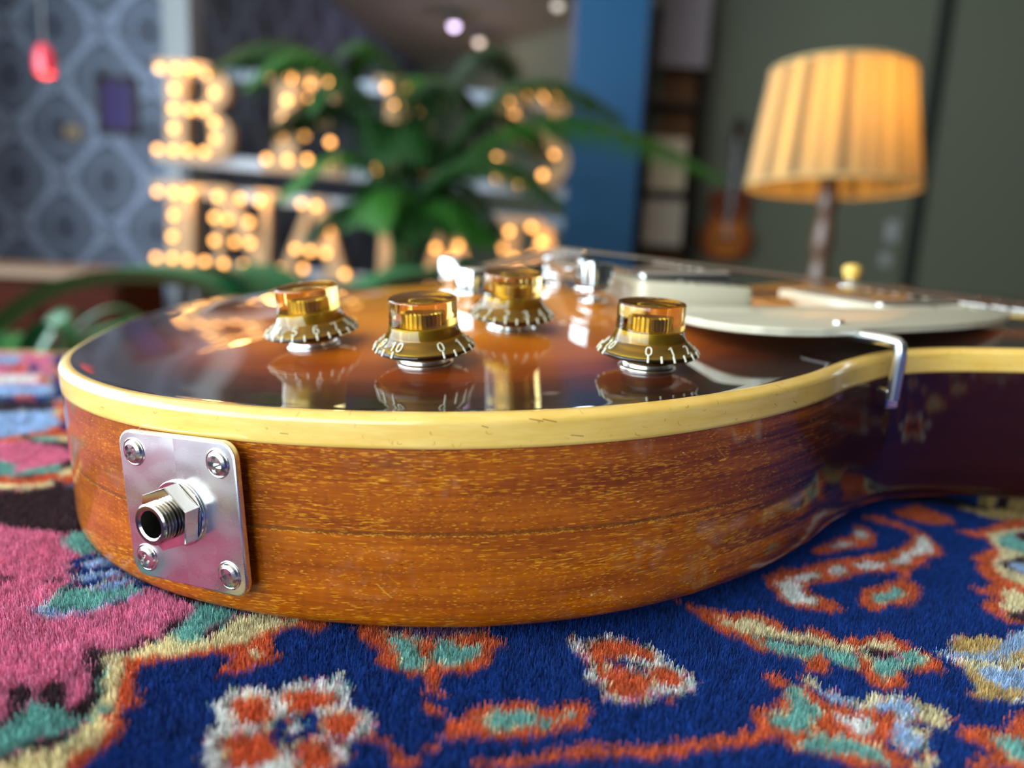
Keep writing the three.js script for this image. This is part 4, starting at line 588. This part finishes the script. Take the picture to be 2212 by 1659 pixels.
// ---------------------------------------------------------------- acoustic guitar on the wall
{
  const a = thing('acoustic_guitar', 'orange-brown acoustic guitar hanging on the olive wall left of the lamp', 'guitar', [1.443, -0.015, -5.52]); a.rotation.z = -0.012;
  const half = [[0, 0], [0.1, 0.006], [0.165, 0.05], [0.188, 0.12], [0.175, 0.19], [0.135, 0.255], [0.122, 0.3], [0.135, 0.36], [0.142, 0.405], [0.115, 0.455], [0.05, 0.475], [0, 0.478]];
  const loop = splineLoop([...half, ...half.slice(1, -1).reverse().map(([x, y]) => [-x, y])], 120), s = new THREE.Shape(loop.map(([x, y]) => new THREE.Vector2(x, y)));
  const ring = (z0, z1) => { const n = loop.length, ps = [], id = []; loop.forEach(([x, y]) => ps.push(x, y, z0, x, y, z1)); for (let i = 0; i < n; i++) { const a0 = i * 2, b0 = ((i + 1) % n) * 2; id.push(a0, b0, a0 + 1, b0, b0 + 1, a0 + 1); } const g = new THREE.BufferGeometry(); g.setAttribute('position', new THREE.Float32BufferAttribute(ps, 3)); g.setIndex(id); g.computeVertexNormals(); return g; };
  const redwood = phys(new THREE.Color(0.2, 0.035, 0.008), 0.35, { clearcoat: 1, side: THREE.DoubleSide }), bodyM = part('body', ring(-0.05, 0.04), redwood, a);   // hollow: rim, back and a soundboard with a real hole
  part('back', new THREE.ShapeGeometry(s, 12).translate(0, 0, -0.05), redwood, bodyM);
  { // soundboard dyed amber to red-brown, cut open at the sound hole
    const pos = [], c2 = [], idx = [], NR = 10, n = loop.length, cx = 0, cy = 0.31, hole = 0.05;
    for (let k = 0; k <= NR; k++) loop.forEach(([x, y]) => { const t = k / NR, an = Math.atan2(y - cy, x - cx), hx = cx + hole * Math.cos(an), hy = cy + hole * Math.sin(an), px = x + (hx - x) * t, py = y + (hy - y) * t; pos.push(px, py, 0.0405); const e = smooth(1.25 - Math.hypot(px / 0.16, (py - 0.16) / 0.2)); c2.push(0.2 + 0.55 * e, 0.03 + 0.2 * e, 0.008 + 0.02 * e); });
    for (let k = 0; k < NR; k++) for (let i = 0; i < n; i++) { const A = k * n + i, B = k * n + (i + 1) % n; idx.push(A, B, A + n, B, B + n, A + n); }
    const g = new THREE.BufferGeometry(); g.setAttribute('position', new THREE.Float32BufferAttribute(pos, 3)); g.setAttribute('color', new THREE.Float32BufferAttribute(c2, 3)); g.setIndex(idx); g.computeVertexNormals(); part('soundboard', g, phys(0xffffff, 0.35, { vertexColors: true, clearcoat: 0.8, side: THREE.DoubleSide }), a);
  }
  part('rosette', new THREE.RingGeometry(0.051, 0.06, 40).translate(0, 0.31, 0.0416), std(new THREE.Color(0.1, 0.05, 0.02), 0.5), a);
  const dark = std(new THREE.Color(0.045, 0.022, 0.014), 0.5);
  part('bridge', box(0.15, 0.028, 0.01, 0, 0.14, 0.046, 0.003), dark, a); part('fingerboard', box(0.052, 0.47, 0.008, 0, 0.6, 0.048), dark, a); part('neck', box(0.05, 0.34, 0.03, 0, 0.64, 0.03, 0.008), phys(new THREE.Color(0.12, 0.04, 0.015), 0.4), a);
  const hd = part('headstock', box(0.068, 0.15, 0.018, 0, 0.875, 0.034, 0.005), dark, a); for (const q of [-1, 1]) for (let i = 0; i < 3; i++) part('tuner', box(0.02, 0.014, 0.01, q * 0.045, 0.835 + i * 0.04, 0.03, 0.003), nickel, hd);
  for (let i = 0; i < 6; i++) part('string', cyl(0.0008, 0.0008, 0.68, -0.019 + i * 0.0076, 0.48, 0.056, 6), nickel, a);
  part('wall_hook', merge([box(0.03, 0.06, 0.02, 0, 0.81, -0.06), box(0.012, 0.012, 0.12, 0.022, 0.81, -0.01), box(0.012, 0.012, 0.12, -0.022, 0.81, -0.01)]), std(new THREE.Color(0.02, 0.02, 0.02), 0.5), a);
}
// ---------------------------------------------------------------- shelf unit between pillar and wall, with what stands on it
{
  const u = thing('shelf_unit', 'tall dark shelf unit between the blue pillar and olive wall', 'shelf', [1.0, ROOM.floor, -5.42]), dk = std(new THREE.Color(0.02, 0.014, 0.01), 0.6), br = std(new THREE.Color(0.24, 0.085, 0.02), 0.6);
  part('side_panel', box(0.02, 2.3, 0.28, -0.21, 1.15, 0), dk, u); part('side_panel', box(0.02, 2.3, 0.28, 0.16, 1.15, 0), dk, u); part('back_panel', box(0.36, 2.28, 0.012, -0.025, 1.15, -0.132), br, u);
  for (const y of [0.05, 0.42, 0.8, 1.16, 1.72, 2.29]) part('shelf', box(0.37, 0.022, 0.28, -0.025, y, 0), dk, u);
  const F = ROOM.floor;
  const put = (name, g, m, label, cat) => solo(name, g, m, label, cat);
  put('storage_box', box(0.26, 0.3, 0.2, 0.965, F + 0.81 + 0.15, -5.4, 0.006), std(new THREE.Color(0.75, 0.64, 0.52), 0.8), 'pale storage box on the lower lit shelf of the dark unit', 'box');
  put('paper_stack', box(0.24, 0.34, 0.2, 0.965, F + 1.171 + 0.17, -5.4, 0.004), std(new THREE.Color(0.85, 0.7, 0.48), 0.8), 'tall stack of cream paper on the middle shelf of the dark unit', 'paper');
  const poster = solo('hanging_cloth', box(0.31, 0.62, 0.012, 0.99, 1.5, -5.24), std(new THREE.Color(0.34, 0.28, 0.3), 0.9), 'grey cloth hanging over the top of the dark shelf unit', 'cloth');
}
// ---------------------------------------------------------------- left side: cabinet, picture, pendant, small wall bits
{
  const c = thing('sideboard', 'long dark wooden sideboard below the patterned wall at left', 'cabinet', [-2.17, ROOM.floor, -3.45]), w = phys(new THREE.Color(0.03, 0.007, 0.004), 0.7, { specularIntensity: 0.2 }), topM = phys(new THREE.Color(0.2, 0.12, 0.07), 0.5);
  part('cabinet_body', box(1.0, 0.5, 0.42, 0, 0.31, 0, 0.004), w, c); part('cabinet_top', box(1.06, 0.035, 0.48, 0, 0.578, 0, 0.006), topM, c);
  for (const x of [-0.33, 0, 0.33]) { const d = part('door', box(0.31, 0.44, 0.02, x, 0.31, 0.216, 0.005), phys(new THREE.Color(0.045, 0.007, 0.003), 0.7, { specularIntensity: 0.2 }), c); part('handle', new THREE.SphereGeometry(0.012, 16, 12).translate(x + 0.12, 0.33, 0.236), brass, d); }
  for (const x of [-0.46, 0.46]) for (const z of [-0.17, 0.17]) part('leg', cyl(0.02, 0.015, 0.062, x, 0.031, z, 16), w, c);
  const p = thing('framed_picture', 'small dark framed picture with purple glass on the patterned wall', 'picture', [-2.345, 0.705, -4.63]);
  part('frame', merge([box(0.23, 0.03, 0.025, 0, 0.145, 0), box(0.23, 0.03, 0.025, 0, -0.145, 0), box(0.03, 0.32, 0.025, -0.1, 0, 0), box(0.03, 0.32, 0.025, 0.1, 0, 0)]), std(new THREE.Color(0.03, 0.015, 0.01), 0.6), p);
  part('print', box(0.18, 0.28, 0.008, 0, 0, 0), phys(new THREE.Color(0.06, 0.045, 0.16), 0.4, { specularIntensity: 0.4 }), p);
  const b = solo('brass_hook', merge([box(0.09, 0.07, 0.012, -2.62, 0.545, -4.64, 0.004), new THREE.CylinderGeometry(0.012, 0.012, 0.06, 16).rotateX(Math.PI / 2).translate(-2.62, 0.54, -4.61)]), std(new THREE.Color(0.4, 0.3, 0.18), 0.6), 'small brass plate with hook low on the patterned wall', 'hook');
  const l = thing('pendant_lamp', 'small red glass pendant lamp hanging by the patterned wall', 'lamp', [-2.14, 0.74, -3.6]);
  l.scale.setScalar(0.72); const shade = part('glass_shade', lathe([[0.012, 0.1], [0.04, 0.08], [0.058, 0.02], [0.062, -0.03], [0.05, -0.075]], 32), phys(new THREE.Color(0.75, 0.02, 0.06), 0.15, { clearcoat: 1, side: THREE.DoubleSide }), l);
  part('cord', cyl(0.003, 0.003, (ROOM.ceil - 0.74) / 0.72 - 0.1, 0, ((ROOM.ceil - 0.74) / 0.72 + 0.1) / 2, 0, 8), std(new THREE.Color(0.3, 0.3, 0.3), 0.6), l); part('ceiling_rose', cyl(0.05, 0.05, 0.02, 0, (ROOM.ceil - 0.74) / 0.72 - 0.01, 0, 24), std(new THREE.Color(0.3, 0.3, 0.3), 0.6), l);
  part('bulb', new THREE.SphereGeometry(0.036, 16, 12).translate(0, -0.06, 0), std(new THREE.Color(0.8, 0.1, 0.08), 0.3, { emissive: new THREE.Color(1, 0.08, 0.06), emissiveIntensity: 3.5 }), l);
  const pl = new THREE.PointLight(new THREE.Color(1, 0.1, 0.08), 0.15); pl.position.set(0, -0.06, 0); pl.castShadow = true; l.add(pl);
  // plates on the olive wall by the dark strip
  const white = std(new THREE.Color(0.5, 0.52, 0.52), 0.4);
  const plate = (x, y, w2, h2, label) => { const t = thing('switch_plate', label, 'switch', [x, y, -5.59]); part('plate', box(w2, h2, 0.014, 0, 0, 0, 0.006), white, t); part('rocker', box(w2 * 0.5, h2 * 0.5, 0.012, 0, 0, 0.009, 0.003), white, t); };
  plate(2.645, 0.235, 0.09, 0.15, 'tall white switch plate on the olive wall beside the dark strip'); plate(2.625, 0.035, 0.075, 0.1, 'lower small white switch plate near the dark strip'); plate(2.72, 0.93, 0.05, 0.11, 'upper narrow white switch plate behind the lamp shade');
}
// ---------------------------------------------------------------- ceiling spots
{
  const spot = (x, z, c, k, label) => { const s = thing('ceiling_spot', label, 'light', [x, ROOM.ceil, z]); part('housing', cyl(0.05, 0.045, 0.1, 0, -0.05, 0, 24), std(new THREE.Color(0.1, 0.1, 0.1), 0.5), s); part('lamp_face', new THREE.SphereGeometry(0.036, 20, 12).translate(0, -0.1, 0), std(new THREE.Color(0.8, 0.8, 0.8), 0.4, { emissive: c, emissiveIntensity: k }), s); const l = new THREE.PointLight(c, 0.16 * k); l.position.set(0, -0.1, 0); l.castShadow = true; s.add(l); };
  spot(-0.62, -6.77, new THREE.Color(0.86, 0.66, 1), 4.5, 'brightest violet-white ceiling spot beyond the palm'); spot(-0.44, -7.28, new THREE.Color(0.9, 0.66, 0.5), 2.4, 'dimmer pinkish ceiling spot farther back beyond the palm'); spot(0.2, -6.06, new THREE.Color(0.6, 0.5, 0.4), 1.6, 'dim ceiling spot beside the blue pillar');
}
// ---------------------------------------------------------------- plants
{
  const leafMat = (c, tr = 0.25) => phys(c, 0.55, { transmission: tr, thickness: 0, side: THREE.DoubleSide, specularIntensity: 0.7 });
  // one palm frond: arching stalk with two rows of narrow leaflets
  function frond(base, azimuth, reach, rise, droop, n, len) {
    const pts = [], dir = V3(Math.cos(azimuth), 0, Math.sin(azimuth)); for (let i = 0; i <= 14; i++) { const t = i / 14; pts.push(base.clone().addScaledVector(dir, reach * (0.25 * t + 0.75 * t * t * (1.2 - 0.2 * t))).add(V3(0, rise * Math.sin(t * Math.PI * 0.5 * droop) / Math.sin(Math.min(1, droop) * Math.PI * 0.5), 0))); }
    const curve = new THREE.CatmullRomCurve3(pts), list = [new THREE.TubeGeometry(curve, 30, 0.0055, 6)], across = V3(-dir.z, 0, dir.x);
    for (let i = 0; i < n; i++) for (const s of [-1, 1]) {
      const t = 0.22 + 0.77 * i / (n - 1), p = curve.getPoint(t), tan = curve.getTangent(t), up = V3().crossVectors(across, tan).normalize(); if (up.y < 0) up.negate();
      const L = len * Math.sin(Math.PI * (0.18 + 0.78 * (i / (n - 1)))) * rr(0.85, 1.1), d = tan.clone().multiplyScalar(0.75).addScaledVector(across, s * 0.95).addScaledVector(up, 0.25).normalize(), w = V3().crossVectors(d, up).normalize();
      const q = [], id = []; for (let k = 0; k <= 4; k++) { const f = k / 4, c = p.clone().addScaledVector(d, L * f).add(V3(0, -0.75 * L * f * f, 0)), hw = 0.0062 * Math.sin(Math.PI * (0.12 + 0.86 * f)); const fold = up.clone().multiplyScalar(hw * 0.4); q.push(...c.clone().addScaledVector(w, hw).add(fold).toArray(), ...c.toArray(), ...c.clone().addScaledVector(w, -hw).add(fold).toArray()); if (k < 4) { const a = k * 3; id.push(a, a + 1, a + 3, a + 1, a + 4, a + 3, a + 1, a + 2, a + 4, a + 2, a + 5, a + 4); } }
      const g = new THREE.BufferGeometry(); g.setAttribute('position', new THREE.Float32BufferAttribute(q, 3)); g.setAttribute('uv', new THREE.Float32BufferAttribute(new Array(q.length / 3 * 2).fill(0), 2)); g.setIndex(id); g.computeVertexNormals(); list.push(g);
    }
    return merge(list);
  }
  const P = [-0.34, ROOM.floor, -2.35];
  const palm = thing('potted_palm', 'tall green potted palm in front of the lit letter sign', 'plant', P);
  part('pot', lathe([[0, 0], [0.13, 0], [0.16, 0.3], [0.17, 0.3], [0.17, 0.33], [0.15, 0.33], [0.145, 0.29], [0, 0.29]], 40), std(new THREE.Color(0.2, 0.08, 0.04), 0.7), palm); part('soil', new THREE.CircleGeometry(0.147, 32).rotateX(-Math.PI / 2).translate(0, 0.292, 0), std(new THREE.Color(0.03, 0.02, 0.012), 1), palm);
  const greens = [new THREE.Color(0.008, 0.07, 0.007), new THREE.Color(0.025, 0.14, 0.01), new THREE.Color(0.006, 0.042, 0.01)].map((c) => leafMat(c));
  for (let i = 0; i < 5; i++) { const a = i * 1.257; part('stem', tubeAlong([V3(Math.cos(a) * 0.05, 0.28, Math.sin(a) * 0.05), V3(Math.cos(a) * 0.045, 0.5, Math.sin(a) * 0.045), V3(Math.cos(a) * 0.06, 0.72, Math.sin(a) * 0.06)], 0.013, 16, 8), std(new THREE.Color(0.05, 0.12, 0.03), 0.6), palm); }
  // azimuth (0 = right, 90 = towards camera), reach, rise, droop
  PALM.forEach(([az, reach, rise, droop, n, len], i) => part('frond', frond(V3(0.03 * Math.cos(i * 2.4), 0.62 + 0.02 * (i % 3), 0.03 * Math.sin(i * 2.4)), az * R, reach, rise, droop, n, len), greens[i % 3], palm));
  // broad strap leaves low behind the guitar at left
  function strap(pts, width, parent, mat) {
    const c = new THREE.CatmullRomCurve3(pts.map((p) => V3(...p))), q = [], id = [], N = 28; for (let i = 0; i <= N; i++) { const t = i / N, p = c.getPoint(t), tn = c.getTangent(t), ac = V3().crossVectors(tn, V3(0, 1, 0)).normalize(), up = V3().crossVectors(ac, tn).normalize(), hw = width * Math.pow(Math.sin(Math.PI * (0.06 + 0.93 * t)), 0.7) / 2; q.push(...p.clone().addScaledVector(ac, hw).addScaledVector(up, hw * 0.35).toArray(), ...p.toArray(), ...p.clone().addScaledVector(ac, -hw).addScaledVector(up, hw * 0.35).toArray()); if (i < N) { const a = i * 3; id.push(a, a + 1, a + 3, a + 1, a + 4, a + 3, a + 1, a + 2, a + 4, a + 2, a + 5, a + 4); } }
    const g = new THREE.BufferGeometry(); g.setAttribute('position', new THREE.Float32BufferAttribute(q, 3)); g.setIndex(id); g.computeVertexNormals(); return part('leaf', g, mat, parent);
  }
  const gl = [phys(new THREE.Color(0.012, 0.12, 0.04), 0.35, { side: THREE.DoubleSide, transmission: 0.15, thickness: 0 }), phys(new THREE.Color(0.02, 0.16, 0.03), 0.4, { side: THREE.DoubleSide, transmission: 0.15, thickness: 0 })];
  const potGeoB = lathe([[0, 0], [0.09, 0], [0.11, 0.2], [0.12, 0.2], [0.12, 0.22], [0.1, 0.22], [0, 0.19]], 32), potM = std(new THREE.Color(0.12, 0.06, 0.04), 0.7);
  const b = thing('broad_leaf_plant', 'plant with long broad arching leaves behind the guitar tail', 'plant', [-0.36, ROOM.floor, -1.3]); b.scale.set(1.1, 1.07, 1); part('pot', potGeoB, potM, b);
  for (const [pts, w] of [
    [[[0, 0.2, 0], [-0.02, 0.5, 0], [-0.12, 0.66, 0.02], [-0.34, 0.66, 0.05], [-0.54, 0.48, 0.08]], 0.15], [[[0, 0.2, 0], [0.02, 0.5, -0.05], [0.08, 0.66, -0.1], [0.25, 0.69, -0.15], [0.42, 0.64, -0.18]], 0.15],
    [[[0, 0.2, 0], [-0.04, 0.45, 0.04], [-0.14, 0.6, 0.08], [-0.3, 0.58, 0.12], [-0.42, 0.44, 0.14]], 0.13], [[[0, 0.2, 0], [0, 0.52, -0.03], [-0.1, 0.68, -0.1], [-0.26, 0.68, -0.18]], 0.14],
    [[[0, 0.2, 0], [0.04, 0.45, 0.05], [0.14, 0.58, 0.1], [0.28, 0.56, 0.13]], 0.13], [[[0, 0.2, 0], [-0.05, 0.42, 0.06], [-0.2, 0.5, 0.14], [-0.36, 0.42, 0.2]], 0.13], [[[0, 0.2, 0], [0, 0.45, 0.08], [-0.02, 0.58, 0.2], [-0.05, 0.5, 0.34]], 0.13], [[[0, 0.2, 0], [0.05, 0.4, 0.08], [0.12, 0.52, 0.18], [0.2, 0.46, 0.3]], 0.13],
  ]) strap(pts, w, b, gl[w > 0.135 ? 0 : 1]);
  const q = thing('low_leafy_plant', 'low bushy green plant in front of the wooden sideboard', 'plant', [-1.12, ROOM.floor, -1.62]); part('pot', potGeoB, potM, q);
  for (let i = 0; i < 46; i++) { const a = i * 2.4, h = rr(0.24, 0.5), rch = rr(0.1, 0.42); strap([[0, 0.2, 0], [Math.cos(a) * rch * 0.3, 0.2 + h * 0.6, Math.sin(a) * rch * 0.3], [Math.cos(a) * rch * 0.7, 0.2 + h * 0.85, Math.sin(a) * rch * 0.7], [Math.cos(a) * rch, 0.2 + h * 0.72, Math.sin(a) * rch]], rr(0.03, 0.07), q, gl[i % 2]); }
}
scene.traverse((o) => { if (o.isMesh) lit(o); });
renderer.render(scene, camera);
